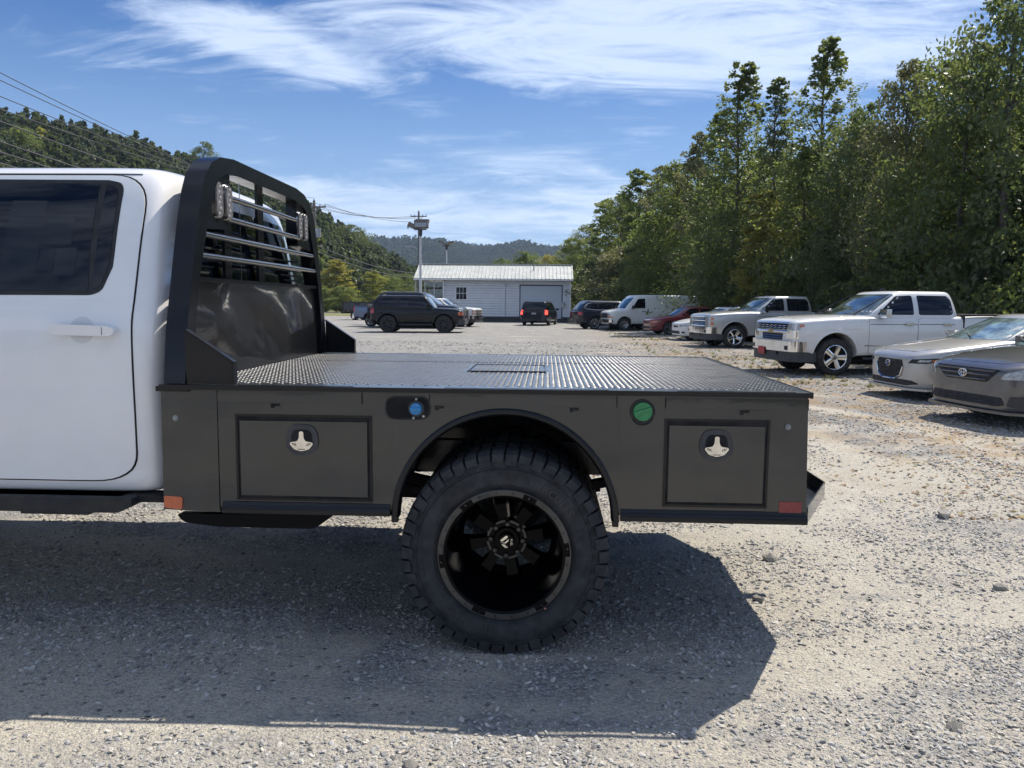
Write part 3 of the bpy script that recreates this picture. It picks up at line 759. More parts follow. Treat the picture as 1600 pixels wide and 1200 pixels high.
# ================================================================== FLATBED TRUCK (main subject)
def flatbed_truck():
    root = empty('flatbed_truck', (-.165, 4.22, 0), label='white crew cab truck with a glossy black steel flatbed, headache rack and dual rear wheels', cat='truck')
    inv = Matrix.Translation((.165, -4.22, 0))
    def P(o):
        """parts below are written in place, then moved under the truck"""
        o.parent = root; o.matrix_parent_inverse = inv; return o
    Y0, Y1 = 3.17, 5.27
    # --- cab and front (heading -X)
    sx = -5.62
    def L(x): return x-sx          # world X -> local
    st = [(0, .86, 1.28, .62, .0), (.04, .93, 1.36, .52, .01), (.25, 1.0, 1.42, .46, .02), (.6, 1.03, 1.45, .46, .03), (1.4, 1.035, 1.48, .50, .03),
          (1.6, 1.035, 1.50, .52, .02), (1.95, 1.0, 1.48, .60, 0), (2.2, .8, 1.3, .7, 0)]
    o = subsurf_mesh(*grid_body(st, .006), 2); bake(o)
    ar = [(1.02, .46, .52, .62)]; cut_arches(o, ar, 1.03)
    body = finish(o, 'body', [WHITE, DARK], None, ar)
    gh = dict(xf=1.75, xr=3.985, tf=2.35, tr=3.93, z0=1.50, z1=2.075, w0=.995, w1=.785, crown=.05, bow=.1, rad=.12,
              low=[(.655, .99, 1.72, 3.97), (.67, 1.01, 1.72, 3.98), (.74, 1.022, 1.72, 3.985), (.76, 1.015, 1.72, 3.985), (.80, 1.022, 1.72, 3.985), (1.0, 1.032, 1.72, 3.985), (1.30, 1.034, 1.72, 3.985), (1.42, 1.026, 1.72, 3.985)])
    c = subsurf_mesh(*greenhouse(gh), 2); bake(c); c.data.materials.append(WHITE)
    c.data.polygons.foreach_set('use_smooth', [True]*len(c.data.polygons)); c.name = c.data.name = 'cabin'
    sf = Surf([body, c])
    loc = []
    def pw(name, pts, m, off=.004, thick=.012, parent=None, rnd=0, cell=.07, both=True, a=90):
        q = [(L(x), 0, z) for x, z in pts]
        r = panel(name, sf, q, a, m, parent, off=off, thick=thick, both=both, rnd=rnd, cell=cell); return r
    seam = [(-1.993, 2.047), (-1.838, 2.027), (-1.779, 1.957), (-1.770, 1.87), (-1.765, 1.658), (-1.767, 1.493), (-1.763, 1.309), (-1.767, 1.001), (-1.767, .923), (-1.776, .881), (-1.804, .801), (-1.839, .757), (-1.894, .729), (-2.376, .722), (-2.62, .722)]
    front = [(-2.66, .80), (-2.70, 1.0), (-2.72, 1.5), (-2.70, 1.9), (-2.66, 2.047)]
    door = rpoly([(-2.66, .722), (-1.768, .722), (-1.764, 1.0), (-1.766, 1.5), (-1.776, 2.052), (-2.66, 2.052), (-2.70, 1.9), (-2.72, 1.5), (-2.70, 1.0)], [.03, .19, 0, 0, .17, .03, 0, 0, 0], 8)
    cx, cz = -2.22, 1.38
    gap = [((x-cx)*1.014+cx, (z-cz)*1.009+cz) for x, z in door]
    allp = []
    allp += pw('door_gap', gap, DARK, off=.0030, thick=.004, cell=.035)
    doors = pw('door', door, WHITE, off=.0055, thick=.0045, cell=.06)
    d2 = [(-2.70, .722), (-3.55, .722), (-3.68, .90), (-3.76, 1.2), (-3.80, 1.50), (-3.66, 1.62), (-3.32, 2.02), (-3.2, 2.047), (-2.73, 2.05), (-2.755, 1.9), (-2.77, 1.5), (-2.76, 1.0)]
    gap2 = [((x+3.24)*1.012-3.24, (z-cz)*1.009+cz) for x, z in d2]
    allp += pw('door_gap', gap2, DARK, off=.0030, thick=.004)
    fd = pw('door', d2, WHITE, off=.0055, thick=.0045)
    glass = rpoly([(-2.58, 2.024), (-1.957, 2.021), (-1.88, 2.006), (-1.872, 1.70), (-1.872, 1.645), (-1.905, 1.545), (-1.945, 1.526), (-2.61, 1.523)], [.03, 0, .05, .03, 0, .02, .02, .03], 4)
    # the opening behind each panel is a dark opening; frame first then glass
    sgs = pw('window_frame', [((x+2.24)*1.012-2.24, (z-1.775)*1.03+1.775) for x, z in glass], PLAS, off=.007, thick=.008)
    gl = pw('side_window', rpoly([(-2.57, 2.012), (-1.985, 2.012), (-1.975, 1.70), (-1.96, 1.537), (-2.60, 1.534)], [.03, .01, 0, .01, .03], 3), GLASS, off=.0085, thick=.006)
    gq = pw('quarter_window', rpoly([(-1.955, 2.008), (-1.895, 1.99), (-1.885, 1.72), (-1.885, 1.64), (-1.91, 1.555), (-1.945, 1.545)], [.0, .04, 0, .02, .02, .0], 3), GLASS, off=.0085, thick=.006)
    gf = pw('side_window', rpoly([(-3.64, 1.62), (-3.27, 1.99), (-2.80, 2.01), (-2.83, 1.53), (-3.68, 1.53)], [.05, .05, .03, .03, .04], 3), GLASS, off=.008, thick=.006)
    allp += sgs+gq+gf
    # window papers laid on the glass, the tint's dimming put into their colour
    for (x0, x1, z0, z1) in [(-2.36, -2.20, 1.62, 1.93), (-2.19, -2.13, 1.62, 1.71), (-2.12, -2.03, 1.60, 1.72), (-2.36, -2.06, 1.735, 1.86)]:
        pw('window_sticker', [(x0, z0), (x1, z0), (x1, z1), (x0, z1)], STICK, off=.0092, thick=.0004, parent=gl[0], both=False)
    allp += gl
    for sg, dd in ((-1, doors[0]), (1, doors[1])):
        yb = sg*1.033
        cup = panel('handle_cup', sf, [(L(x), 0, z) for x, z in circle(-1.97, 1.372, .055, 20)], 90, mat('white_shadow_cup', (.68, .68, .69), .35, coat=.6), dd, off=.0065, thick=.003)
        if sg == 1:
            for q in cup: q.scale = (1, -1, 1)
        hb = MB()
        hb.prism(rpoly([(L(-2.098), 1.362), (L(-2.06), 1.352), (L(-1.84), 1.349), (L(-1.812), 1.356), (L(-1.812), 1.384), (L(-1.84), 1.392), (L(-2.06), 1.399), (L(-2.098), 1.392)], .014, 4), 'y', yb+sg*.014, yb+sg*.036)
        h = hb.build('handle', WHITE, dd, bevel=.0105, seg=4)
        MB().box((L(-1.862), yb+sg*.0362, 1.371), (.0018, .003, .032)).build('handle_split', PLASG, h)
        MB().bx(L(-2.09), L(-2.06), yb, yb+sg*.03, 1.36, 1.39).build('handle_post', WHITE, h); MB().bx(L(-1.86), L(-1.83), yb, yb+sg*.03, 1.355, 1.385).build('handle_post', WHITE, h)
    for sg in (-1, 1):
        for zc, x0c, x1c, rad_, nm in ((.985, -3.9, -1.70, .0045, 'door_crease'), (2.062, -3.3, -1.82, .004, 'roof_seam')):
            pts = []
            for k in range(34):
                x = L(x0c)+(x1c-x0c)*k/33; h = sf.bvh.ray_cast(Vector((x, sg*3, zc)), Vector((0, -sg, 0)))[0]
                if h: pts.append((h.x, h.y+sg*(.003 if nm == 'door_crease' else -.001), h.z))
            if len(pts) > 3 and nm == 'roof_seam': allp.append(MB().tube(pts, rad_, 6).build(nm, PLASG, None, smooth=60))
    # windshield, lamps, grille (outside the picture, still built)
    ws = panel('windshield', sf, [(0, .86, 1.56), (0, .74, 2.0), (0, -.74, 2.0), (0, -.86, 1.56)], 0, WSHIELD, None, rnd=.06)
    rw = panel('rear_window', sf, [(0, .72, 1.58), (0, .66, 1.97), (0, -.66, 1.97), (0, -.72, 1.58)], 180, GLASS, None, rnd=.05)
    gr = panel('grille', sf, [(0, .62, .80), (0, .66, 1.24), (0, -.66, 1.24), (0, -.62, .80)], 0, CHROME, None, rnd=.05, off=.01)
    hl = panel('headlight', sf, [(0, -.70, .92), (0, -.72, 1.26), (.1, -.95, 1.26), (.1, -.95, .95)], 25, LAMPC, None, both=True, off=.006)
    allp += ws+rw+gr+hl+fd+doors
    front_w = MB().bx(-.06, .16, -.98, .98, .50, .74).build('front_bumper', CHROME, None, bevel=.04, seg=3); allp.append(front_w)
    for o_ in allp:
        if o_.parent is None: o_.parent = root; o_.location = (sx+.165, 0, 0)
    for o_ in (body, c, ): o_.parent = root; o_.location = (sx+.165, 0, 0)
    # running board and rocker
    for sg in (-1, 1):
        yb = 4.22+sg*1.03
        P(MB().prism(rpoly([(-4.2, .59), (-1.815, .597), (-1.755, .625), (-1.755, .66), (-4.2, .66)], .012, 2), 'y', yb+sg*.06, yb-sg*.09).build('running_board', PLAS, bevel=.008))
        P(MB().bx(-4.2, -1.82, yb-sg*.2, yb+sg*.02, .598, .66).bx(-1.80, -1.60, yb-sg*.1, yb+sg*.0, .63, .66).build('rocker', DARK))
        P(MB().bx(-2.25, -1.95, yb-sg*.06, yb+sg*.05, .583, .60).build('board_bracket', PLAS, bevel=.004))
        mr = P(MB().box((-3.75, yb+sg*.26, 1.66), (.12, .22, .30)).build('mirror', PLAS, bevel=.04, seg=3))
        P(MB().box((-3.72, yb+sg*.1, 1.60), (.06, .2, .05)).build('mirror_arm', PLAS, bevel=.01))
    # third brake lamp box on the roof edge
    # --- deck
    dk = MB(); dk.bx(-1.615, 1.075, Y0+.0, Y1-.0, 1.142, 1.150)
    for (x0, x1) in ((-1.615, -1.30), (-.80, -.42), (.26, .54), (1.02, 1.075)):
        dk.bx(x0, x1, Y0-.022, Y0, 1.142, 1.150); dk.bx(x0, x1, Y1, Y1+.022, 1.142, 1.150)
    deck = P(dk.build('deck', DECK, smooth=None))
    rail = P(MB().bx(-1.618, 1.078, Y0-.034, Y0-.022, 1.130, 1.150).bx(-1.618, 1.078, Y1+.022, Y1+.034, 1.130, 1.150).bx(1.075, 1.084, Y0-.030, Y1+.030, 1.128, 1.152).build('deck_edge_rail', PAINT_BLK, bevel=.003))
    # raised lugs of the tread plate
    xs, ys = [], []
    pit = .025; rs = np.random.RandomState(1)
    V, F = [], []
    ni, nj = int(2.66/pit), int(1.96/pit)
    for i in range(ni):
        for j in range(nj):
            x = -1.60+i*pit+pit/2; y = Y0+.07+j*pit+pit/2
            if -.415 < x < .015 and 3.91 < y < 4.36 and (x < -.375 or x > -.025 or y < 3.95 or y > 4.32): continue
            hz_ = .0042 if -.40 < x < .0 and 3.93 < y < 4.34 else 0.
            a = pi/4 if (i+j) % 2 == 0 else -pi/4
            c_, s_ = cos(a), sin(a); b0 = len(V); l, w_, h = .0122, .0034, .0015
            for (u, v, z) in ((-l, 0, 0), (0, -w_, 0), (l, 0, 0), (0, w_, 0), (-l*.55, 0, h), (0, -w_*.35, h), (l*.55, 0, h), (0, w_*.35, h)):
                V.append((x+u*c_-v*s_, y+u*s_+v*c_, 1.1505+z+hz_))
            for k in range(4): F.append((b0+k, b0+(k+1) % 4, b0+4+(k+1) % 4, b0+4+k))
            F.append((b0+4, b0+5, b0+6, b0+7))
    tr = P(obj_from('tread_lugs', V, F, mat('worn_tread_lugs', (.022, .025, .031), .42, metal=.2, coat=.45, spec=.5, var=.3, vscale=6, coat_r=.3))); tr['kind'] = 'stuff'
    # seam of the two deck sheets and the hitch hatch
    P(MB().bx(-1.6, 1.07, 4.560, 4.564, 1.1502, 1.1525).build('deck_seam', PLASG))
    hatch = P(MB().bx(-.388, -.012, 3.938, 4.332, 1.1502, 1.1545).build('hatch', DECK, bevel=.001))
    hh = MB(); hh.bx(-.402, .002, 3.922, 3.930, 1.150, 1.157).bx(-.402, -.394, 3.930, 4.345, 1.150, 1.157).bx(-.006, .002, 3.930, 4.345, 1.150, 1.157).bx(-.402, .002, 4.340, 4.348, 1.150, 1.157)
    P(hh.build('hatch_frame', PAINT_BLK))
    # --- side skins with wheel arch
    AC, AZ, AR = (-.165), .585, .475
    def skin(sg):
        y = Y0 if sg < 0 else Y1; yi = y-sg*.022
        zt, zb = 1.128, .622
        n = 28; arc = [(AC+AR*cos(a), AZ+AR*sin(a)) for a in [R(4)+(pi-R(8))*k/n for k in range(n+1)]]
        right = [(1.088, zb), (1.074, zt)]; left = [(-1.385, zt), (-1.385, zb)]
        # outline from right bottom anticlockwise: keep quads to stay flat and clean
        mb = MB()
        top = [(AC+AR*cos(R(4))+(-2*AR*cos(R(4)))*k/n, zt) for k in range(n+1)]
        def strip(pa, pb):
            A = mb.verts([(p[0], y, p[1]) for p in pa]); B = mb.verts([(p[0], y, p[1]) for p in pb])
            A2 = mb.verts([(p[0], yi, p[1]) for p in pa]); B2 = mb.verts([(p[0], yi, p[1]) for p in pb])
            for k in range(len(pa)-1):
                mb.face([A[k], A[k+1], B[k+1], B[k]]); mb.face([A2[k+1], A2[k], B2[k], B2[k+1]])
                mb.face([A[k+1], A[k], A2[k], A2[k+1]]); mb.face([B[k], B[k+1], B2[k+1], B2[k]])
            mb.face([A[0], B[0], B2[0], A2[0]]); mb.face([B[-1], A[-1], A2[-1], B2[-1]])
        strip(arc, [(max(min(p[0], AC+AR), AC-AR), zt) for p in arc])
        xr, xl = AC+AR*cos(R(4)), AC-AR*cos(R(4))
        strip([(xr, zb), (xr, zt)], [(1.088, zb), (1.074, zt)]) if False else None
        def rect(x0, x1, x0t=None, x1t=None):
            mb.prism([(x0, zb), (x1, zb), (x1t if x1t is not None else x1, zt), (x0t if x0t is not None else x0, zt)], 'y', y, yi)
        rect(xr+.0003, 1.088, None, 1.074); rect(-1.385, xl-.0003)
        o = P(mb.build('side_skin', SIDE_BLK, smooth=30))
        # front section, a hair proud
        P(MB().prism([(-1.632, .608), (-1.388, .60), (-1.386, 1.128), (-1.625, 1.136)], 'y', y+sg*.004, yi).build('front_skin', SIDE_BLK, bevel=.002))
        # rolled arch flange
        path = []
        for k in range(41):
            a = R(1)+(pi-R(2))*k/40; path.append((0, 0))
        m2 = MB(); rings = []
        prof = [(.006, 0), (.006, .010), (.0, .016), (-.010, .017), (-.020, .012), (-.025, .0), (-.025, -.05), (-.014, -.05)]
        for k, (x, z) in enumerate(path):
            a = R(1)+(pi-R(2))*k/40
            rings.append([m2.b.verts.new((AC+(AR+p)*cos(a), y+sg*q, AZ+(AR+p)*sin(a))) for p, q in prof])
        for k in range(40):
            for j in range(len(prof)): m2.face([rings[k][j], rings[k+1][j], rings[k+1][(j+1) % len(prof)], rings[k][(j+1) % len(prof)]])
        m2.face(rings[0]); m2.face(rings[-1][::-1])
        P(m2.build('wheel_arch_flange', PAINT_BLK, smooth=50))
        for xx in (AC-AR*1.0+.01, AC+AR*1.0-.01):
            P(MB().box((xx, y+sg*.004, .587), (.026, .028, .024)).build('flange_foot', PAINT_BLK, bevel=.004))
        # lower ledge
        for x0, x1 in ((-1.372, xl-.012), (xr+.012, 1.09)):
            lg = MB(); lg.prism([(y, .650), (y+sg*.012, .640), (y+sg*.018, .622), (y+sg*.018, .600), (y-sg*.03, .594), (y-sg*.03, .65)], 'x', x0, x1)
            P(lg.build('lower_ledge', PAINT_BLK, bevel=.002))
        # pocket covers and slots under the deck edge
        for x0, x1 in ((-1.383, -.769), (-.48, .294), (.498, 1.072)):
            P(MB().prism([(y-sg*.004, 1.079), (y+sg*.0045, 1.079), (y+sg*.0045, 1.083), (y+sg*.0025, 1.121), (y-sg*.004, 1.121)], 'x', x0, x1).build('pocket_cover', SIDE_BLK, bevel=.001))
            P(MB().bx(x0-.004, x0, y+sg*.004, y-sg*.004, 1.076, 1.122).bx(x1, x1+.004, y+sg*.004, y-sg*.004, 1.076, 1.122).build('pocket_end', DARK))['kind'] = 'stuff'
        for x0, x1 in ((-1.239, -1.11), (-.47, -.357), (.048, .147), (.789, .912)):
            P(MB().bx(x0, x1, y+sg*.0022, y-sg*.004, 1.052, 1.073).build('slot_cover', SIDE_BLK, bevel=.001))
            xm = x1-.045 if x0 < -1 or x0 > -.2 and x0 < .5 else x0+.01
            P(MB().bx(xm, xm+.016, y+sg*.0042, y+sg*.001, 1.054, 1.073).bx(xm+.018, xm+.038, y+sg*.0038, y+sg*.001, 1.062, 1.073).build('slot', DARK))
        # tool box doors
        for x0, x1, z0, z1, lx, lz in ((-1.304, -.732, .664, 1.020, -1.022, .919), (.500, .918, .671, 1.027, .707, .925)):
            P(MB().bx(x0, x1, y+sg*.0018, y-sg*.012, z0, z1).build('door_gap', DARK))
            dd = P(MB().bx(x0+.014, x1-.014, y+sg*.0065, y-sg*.008, z0+.014, z1-.021).build('tool_box_door', SIDE_BLK, bevel=.004, seg=2))
            fr = MB()
            for q in ((x0-.006, x1+.006, z1-.003, z1+.006), (x0-.006, x0+.004, z0, z1-.003), (x1-.004, x1+.006, z0, z1-.003), (x0-.006, x1+.006, z0-.008, z0+.003)):
                fr.bx(q[0], q[1], y+sg*.005, y, q[2], q[3])
            P(fr.build('door_frame', PAINT_BLK, bevel=.0015))
            # paddle latch
            yb = y+sg*.0065
            out = rpoly([(lx-.062, lz+.045), (lx-.035, lz+.068), (lx+.035, lz+.068), (lx+.062, lz+.045), (lx+.072, lz-.012), (lx+.055, lz-.052), (lx, lz-.070), (lx-.055, lz-.052), (lx-.072, lz-.012)], .03, 3)
            m3 = MB(); m3.prism(out, 'y', yb+sg*.007, yb-sg*.002)
            la = P(m3.build('latch_bezel', PLASG, bevel=.003, seg=2))
            m3 = MB(); m3.prism(rpoly([(lx-.045, lz+.025), (lx-.032, lz+.046), (lx+.032, lz+.046), (lx+.045, lz+.025), (lx+.045, lz-.03), (lx, lz-.052), (lx-.045, lz-.03)], .014, 3), 'y', yb+sg*.0085, yb)
            cup = m3.build('latch_cup', DARK, la, bevel=.002); cup.matrix_parent_inverse = la.matrix_parent_inverse.inverted() if False else Matrix.Identity(4)
            hd = [(lx-.009, lz+.040), (lx+.009, lz+.040), (lx+.010, lz+.012), (lx+.018, lz-.002), (lx+.046, lz-.006), (lx+.050, lz-.014), (lx+.032, lz-.036), (lx, lz-.045), (lx-.032, lz-.036), (lx-.050, lz-.014), (lx-.046, lz-.006), (lx-.018, lz-.002), (lx-.010, lz+.012)]
            m3 = MB(); m3.prism(rpoly(hd, .006, 2), 'y', yb+sg*.0155, yb+sg*.009)
            hdl = m3.build('latch_handle', STEEL, la, bevel=.002, seg=2)
            m3 = MB()
            for s2 in (-1, 1):
                for k, hh_ in enumerate((.010, .012, .010)):
                    m3.box((lx+s2*(.024+k*.0065), yb+sg*.0158, lz-.017+.002*k), (.0028, .001, hh_), rot=Matrix.Rotation(-sg*s2*.3, 3, 'Y'))
            for k in range(5): m3.box((lx-.012+k*.006, yb+sg*.0158, lz-.036), (.004, .001, .004))
            m3.build('latch_marks', DARK, la)
        # fasteners
        for x, z in ((-1.566, 1.005), (.996, 1.007)):
            P(MB().cyl((x, y, z), (x, y+sg*.007, z), .012, n=16).cyl((x, y+sg*.007, z), (x, y+sg*.012, z), .009, .005, n=12).build('bolt', ZINC, smooth=40))
        # reflectors
        P(MB().prism(rpoly([(-1.627, .616), (-1.549, .610), (-1.547, .664), (-1.627, .669)], .010, 3), 'y', y+sg*.010, y).build('reflector', AMBER, bevel=.002))['label'] = 'amber reflector'
        P(MB().bx(.975, 1.066, y+sg*.0035, y, .646, .693).build('reflector', REDREF, bevel=.001))['label'] = 'dull red reflector'
    skin(-1); skin(1)
    # filler pockets (near side)
    y = Y0
    P(MB().prism(rpoly([(-.669, 1.012), (-.478, 1.012), (-.478, 1.112), (-.669, 1.112)], .048, 6), 'y', y-.004, y).build('filler_bezel', PLAS, bevel=.0015))
    P(MB().prism(rpoly([(-.663, 1.018), (-.484, 1.018), (-.484, 1.106), (-.663, 1.106)], .043, 6), 'y', y-.0055, y-.003).build('filler_pocket', DARK))
    fl = P(MB().cyl((-.537, y-.005, 1.061), (-.537, y-.012, 1.061), .034, n=28).build('filler_neck', PLASG, bevel=.002))
    P(MB().cyl((-.537, y-.012, 1.061), (-.537, y-.026, 1.061), .0255, .024, n=28).box((-.537, y-.030, 1.061), (.044, .010, .010)).build('fuel_cap', BLUECAP, bevel=.002))
    for dx, dz in ((0, .04), (-.012, -.04), (.03, -.032)):
        P(MB().cyl((-.537+dx, y-.006, 1.061+dz), (-.537+dx, y-.010, 1.061+dz), .0055, n=10).build('screw', ZINC))
    P(MB().cyl((.402, y, 1.061), (.402, y-.006, 1.061), .052, n=32).build('filler_bezel', PLAS, bevel=.002))
    gcap = MB().cyl((.402, y-.006, 1.063), (.402, y-.020, 1.063), .040, .038, n=32)
    gcap.box((.402, y-.024, 1.066), (.072, .012, .014), rot=Matrix.Rotation(R(-18), 3, 'Y'))
    P(gcap.build('fuel_cap', GREENCAP, bevel=.002))
    P(MB().tube([(.402+.042*cos(a), y-.008, 1.040+.034*sin(a)) for a in [R(200)+R(150)*k/10 for k in range(11)]], .003, 6).build('cap_tether', PLAS))
    me = text_mesh('DIESEL', .014, .0004)
    for v in me.vertices: v.co = Vector((v.co.x+.402, y-.0305-v.co.z, v.co.y+1.062))
    me.materials.append(mat('dark_green', (.01, .1, .03), .5)); 
    bpy.data.meshes.remove(me)
    # tool boxes and under structure
    for x0, x1 in ((-1.60, -.68), (.34, 1.07)):
        for sg, yy in ((-1, Y0), (1, Y1)):
            P(MB().bx(x0, x1, yy-sg*.024, yy-sg*.42, .612, 1.13).build('tool_box', DARK))
    for yy in (3.80, 4.64):
        P(MB().bx(-5.0, 1.05, yy-.04, yy+.04, .66, .82).build('frame_rail', PAINT_BLK, bevel=.008))
    cr = MB()
    for x in np.arange(-1.5, 1.1, .32): cr.bx(x-.03, x+.03, Y0+.05, Y1-.05, 1.06, 1.14)
    P(cr.build('cross_members', DARK))
    for yy in (3.98, 4.46):
        P(MB().bx(-1.58, 1.06, yy-.05, yy+.05, .86, 1.06).build('long_sill', DARK))
    for yy in (3.72, 4.72):
        sp_ = MB()
        for k in range(5):
            n_ = 16; pts = []
            for i in range(n_+1):
                x = -.165+(-.72+1.44*i/n_)*(1-.13*k); pts.append((x, .60+.13*((x+.165)/.72)**2-.014*k))
            sp_.prism(pts+[(p[0], p[1]-.011) for p in pts[::-1]], 'y', yy-.035, yy+.035)
        P(sp_.build('leaf_spring', DARK, smooth=None))
    P(MB().cyl((-.165, 3.4, .44), (-.165, 5.04, .44), .055).cyl((-.165, 4.08, .44), (-.165, 4.36, .44), .17, n=24).cyl((-.165, 4.22, .44), (-3.6, 4.22, .52), .045).build('rear_axle', DARK))
    P(MB().cyl((-.55, 3.86, .72), (-.25, 3.84, .50), .03, n=10).cyl((-.9, 4.4, .58), (.8, 4.5, .62), .04, n=12).build('shock_absorber', PLASG))
    # inner wheel tubs
    for sg, yy in ((-1, Y0), (1, Y1)):
        n = 24; a0, a1 = R(12), R(168); m2 = MB(); q0, q1 = yy-sg*.025, yy-sg*.60
        A = m2.verts([(AC+(AR+.0)*cos(a0+(a1-a0)*k/n), q0, AZ+AR*sin(a0+(a1-a0)*k/n)) for k in range(n+1)])
        B = m2.verts([(AC+(AR+.0)*cos(a0+(a1-a0)*k/n), q1, AZ+AR*sin(a0+(a1-a0)*k/n)) for k in range(n+1)])
        for k in range(n): m2.face([A[k], A[k+1], B[k+1], B[k]])
        P(m2.build('wheel_tub', PLAS, smooth=60))
    # step tray under the front tool box
    for sg, yy in ((-1, Y0), (1, Y1)):
        t_ = MB(); t_.prism(rpoly([(-1.588, .580), (-1.560, .545), (-1.40, .528), (-1.0, .527), (-.975, .535), (-.900, .590), (-1.0, .592)], [.01, .02, .03, .03, .02, .01, .0], 3), 'y', yy-sg*.02, yy-sg*.075)
        t_.bx(-1.575, -.99, yy-sg*.075, yy-sg*.24, .530, .545)
        P(t_.build('step', mat('satin_black_step', (.004, .004, .005), .5, spec=.12), bevel=.016, seg=4))
        for xb in (-1.45, -1.1): P(MB().bx(xb, xb+.05, yy-sg*.08, yy-sg*.2, .54, .615).build('step_bracket', DARK))
        tt = MB()
        for k in range(42): tt.box((-1.55+k*.0135, yy-sg*.04, .600), (.006, .03, .014))
        P(tt.build('step_teeth', ALLOY))
    # rear: closing plate, bumper shelf
    P(MB().bx(1.060, 1.074, Y0+.026, Y1-.026, .61, 1.1418).build('rear_panel', PAINT_BLK, bevel=.002))
    bp = MB(); bp.prism([(1.092, 3.185), (1.10, 3.19), (1.335, 3.66), (1.335, 4.78), (1.10, 5.25), (1.092, 5.255)], 'z', .60, .606)
    P(bp.build('bumper_shelf', PAINT_BLK))
    P(MB().bx(1.03, 1.095, Y0+.03, Y1-.03, .6065, .6105).build('shelf_hinge', PAINT_BLK))
    ed = MB()
    for a, b in (((1.10, 3.185), (1.338, 3.66)), ((1.338, 3.66), (1.338, 4.78)), ((1.338, 4.78), (1.10, 5.255))):
        a, b = Vector(a), Vector(b); nrm = Vector(((b-a).y, -(b-a).x)).normalized()*.006
        ed.prism([tuple(a), tuple(b), tuple(b-nrm), tuple(a-nrm)], 'z', .598, .668)
    P(ed.build('bumper_face', SIDE_BLK))
    P(MB().bx(1.09, 1.30, 3.95, 4.49, .61, .73).cyl((1.1, 4.22, .57), (1.42, 4.22, .57), .035).build('hitch', DARK, bevel=.01))
    for yy in (3.4, 5.04): P(MB().bx(1.074, 1.082, yy-.09, yy+.09, .80, .86).build('tail_lamp', LAMPR, bevel=.003))
    # --- headache rack
    X0r, X1r = -1.612, -1.52; cy = 4.22
    half = [(3.166, 1.152), (3.20, 1.373), (3.245, 1.53), (3.322, 1.804), (3.385, 1.98), (3.43, 2.06), (3.50, 2.125), (3.60, 2.165), (3.75, 2.182)]
    outer = half+[(2*cy-p, q) for p, q in half[::-1]]
    # inward offset for the frame's inner outline
    inh = [(3.262, 1.152), (3.29, 1.40), (3.335, 1.59), (3.418, 1.80), (3.48, 1.93), (3.53, 2.02), (3.585, 2.072), (3.68, 2.10), (3.80, 2.108)]
    inner = inh+[(2*cy-p, q) for p, q in inh[::-1]]
    m2 = MB(); n = len(outer)
    Of = m2.verts([(X1r, p, q) for p, q in outer]); If = m2.verts([(X1r, p, q) for p, q in inner])
    Ob = m2.verts([(X0r, p, q) for p, q in outer]); Ib = m2.verts([(X0r, p, q) for p, q in inner])
    for k in range(n-1):
        m2.face([Of[k], Of[k+1], If[k+1], If[k]]); m2.face([Ob[k+1], Ob[k], Ib[k], Ib[k+1]])
        m2.face([Of[k+1], Of[k], Ob[k], Ob[k+1]]); m2.face([If[k], If[k+1], Ib[k+1], Ib[k]])
    m2.face([Of[0], If[0], Ib[0], Ob[0]]); m2.face([If[-1], Of[-1], Ob[-1], Ib[-1]])
    rack = P(m2.build('rack_frame', PAINT_BLK, bevel=.012, seg=3, smooth=50))
    # lower solid sheet, slightly dished
    Vs, Fs = [], []; ny, nz = 30, 14
    def yin(z): return float(np.interp(z, [q for p, q in inh], [p for p, q in inh]))
    for j in range(nz+1):
        z = 1.152+(1.597-1.152)*j/nz
        for i in range(ny+1):
            a = yin(z)-.01; y_ = a+(2*cy-2*a)*i/ny
            bump = .007*sin(pi*i/ny)*sin(pi*j/nz)*(1+.5*sin(i*.45+j*.3))+.0015*sin(i*.8+1)*sin(pi*j/nz)
            Vs.append((-1.548-bump, y_, z))
    for j in range(nz):
        for i in range(ny): Fs.append((j*(ny+1)+i, j*(ny+1)+i+1, (j+1)*(ny+1)+i+1, (j+1)*(ny+1)+i))
    P(obj_from('rack_sheet', Vs, Fs, mat('black_gloss_sheet', (.008, .008, .009), .3, coat=.8, spec=.3, bump=.0008, bscale=5, coat_r=.05), smooth=60))
    P(MB().bx(-1.56, -1.53, yin(1.6), 2*cy-yin(1.6), 1.588, 1.606).build('sheet_lip', PAINT_BLK, bevel=.003))
    for z in (1.995, 1.892, 1.798, 1.702):
        a = yin(z)-.02 if z < 1.85 else 3.68
        P(MB().cyl((-1.535, a, z), (-1.535, 2*cy-a, z), .0145, n=14, caps=False).build('rack_bar', mat('worn_black_tube', (.05, .05, .055), .22, metal=.5, coat=1., bump=.001), smooth=60))
    for (a, b) in ((3.770, 3.85), (4.215, 4.30)):
        P(MB().bx(-1.600, -1.585, a, b, 1.60, 2.108).build('rack_upright', PAINT_BLK, bevel=.003))
    P(MB().bx(-1.575, -1.572, 3.935, 3.94, 1.6, 2.10).build('mesh_strip', ALLOY))
